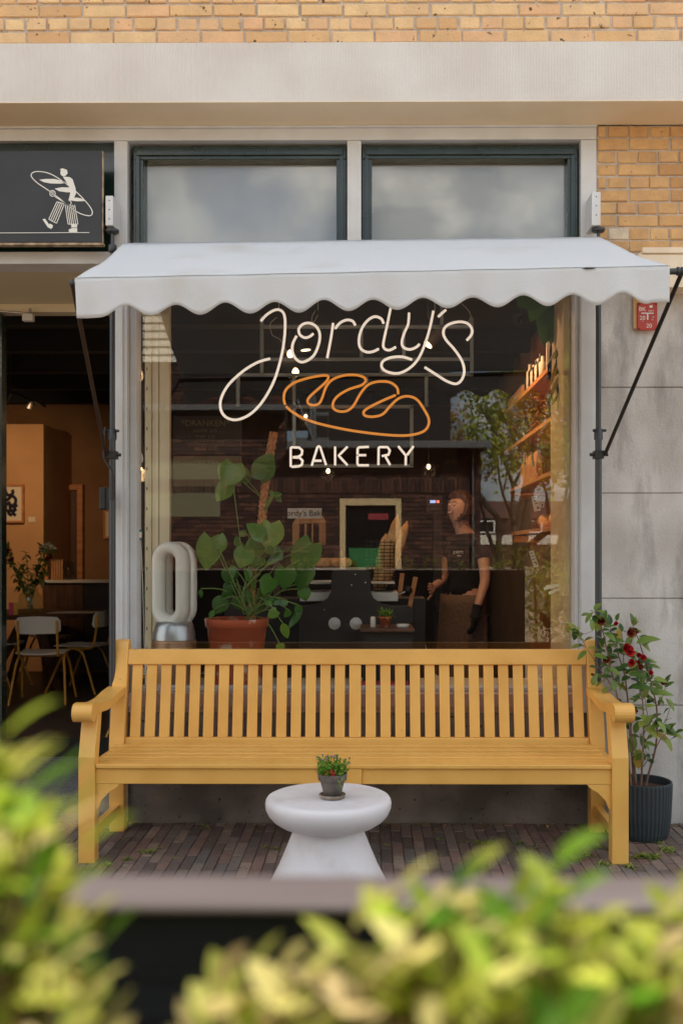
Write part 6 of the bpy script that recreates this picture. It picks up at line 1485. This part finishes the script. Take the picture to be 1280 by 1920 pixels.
for i, (x, y, H, cr, n, m, lab) in enumerate(((2.9, -9.2, 7.5, .55, 5200, 'tree_leaf', 'leafy green tree next to the mirrored brick house'), (4.4, -13.5, 9, .7, 5200, 'tree_leaf', 'taller green tree mirrored right of the brick house'), (3.6, -17, 6.5, .5, 3200, 'tree_leaf_orange', 'thin orange tinged tree mirrored in the window'),
                                              (6.2, -15, 8, .6, 3600, 'tree_leaf_orange', 'bare branched brownish tree mirrored near the shelves'), (8.5, -12, 9, .8, 4800, 'tree_leaf', 'broad green tree mirrored at the right'), (-12, -10, 9, .8, 2500, 'tree_leaf', 'green tree beyond the left end of the brick house'), (1.2, -18, 7, .6, 2600, 'tree_leaf', 'green tree behind the mirrored brick house'))):
    tree((x, y, 0), H, cr, n, lab, m)
for i, (x, y, H, m, lab) in enumerate(((6, -30, 12, 'tree_leaf', 'far tall green tree mirrored between the house and the shelves'), (11, -34, 12, 'tree_leaf_orange', 'far brownish tree mirrored behind the shelves'), (15, -28, 13, 'tree_leaf', 'far green tree mirrored by the right post'), (9.5, -24, 10, 'tree_leaf', 'wide green tree in the middle distance of the mirror image'), (19, -38, 13, 'tree_leaf', 'farthest green tree at the right of the mirror image'))):
    tree((x, y, 0), H, 1.2, 2600, lab, m, ls=.3)
def hedge(x0, x1, y0, y1, z1_, n, lab):
    b = MB()
    for k in range(n):
        q = V((rv(x0, x1), rv(y0, y1), z1_*random.random()**.6+.08*math.sin(k))); b.leaf(q, rdir()+V((0, .3, .4)), rdir(), rv(.05, .09), .035, .2, .2, 0, 'ovate', 2, random.random())
    t = empty('hedge', ((x0+x1)/2, (y0+y1)/2, 0), lab, 'hedge'); b.build('foliage', 'tree_leaf', t)
    b = MB()
    for k in range(20): xx = x0+(x1-x0)*(k+.5)/20; b.tube([V((xx, (y0+y1)/2, 0)), V((xx+rv(-.1, .1), (y0+y1)/2+rv(-.2, .2), z1_*.9))], .012, 5)
    b.build('stems', 'bark', t)
hedge(2.2, 6, -3.6, -2.7, 1.15, 7000, 'green hedge beside the planter mirrored at the lower right of the window')
hedge(2.3, 9, -8.6, -7.6, 1.5, 5000, 'bushy hedge along the far side of the street')
rh = empty('terraced_house', (10, -85, 0), 'row of far brick houses with white bands behind the trees', 'house')
b = MB(); b.box((4, -92, 0), (50, -85, 4.6), 0); b.box((4, -85.0, 2.1), (50, -84.9, 3.0), 1); b.prism([(-92.3, 4.6), (-84.7, 4.6), (-88, 6.4)], 'x', 3.8, 50.2, 2); b.build('wall', ['opp_brick', 'opp_siding', 'opp_tile'], rh)
for k in range(9):
    b = MB(); x = 6+k*4.5; b.box((x, -85.02, 3.2), (x+1.6, -84.88, 4.4)); f = b.build('window', 'plastic_white', rh); b = MB(); b.box((x+.12, -84.879, 3.32), (x+1.48, -84.87, 4.28)); b.build('pane', 'black_gloss', f)
b = MB(); b.box((1.9, .3, -.02), (9, 4.2, .0005)) if 0 else b.box((-30, -2.5, -.03), (30, -2.3, .09)); tag(b.build('kerb', 'slab'), kind='structure')
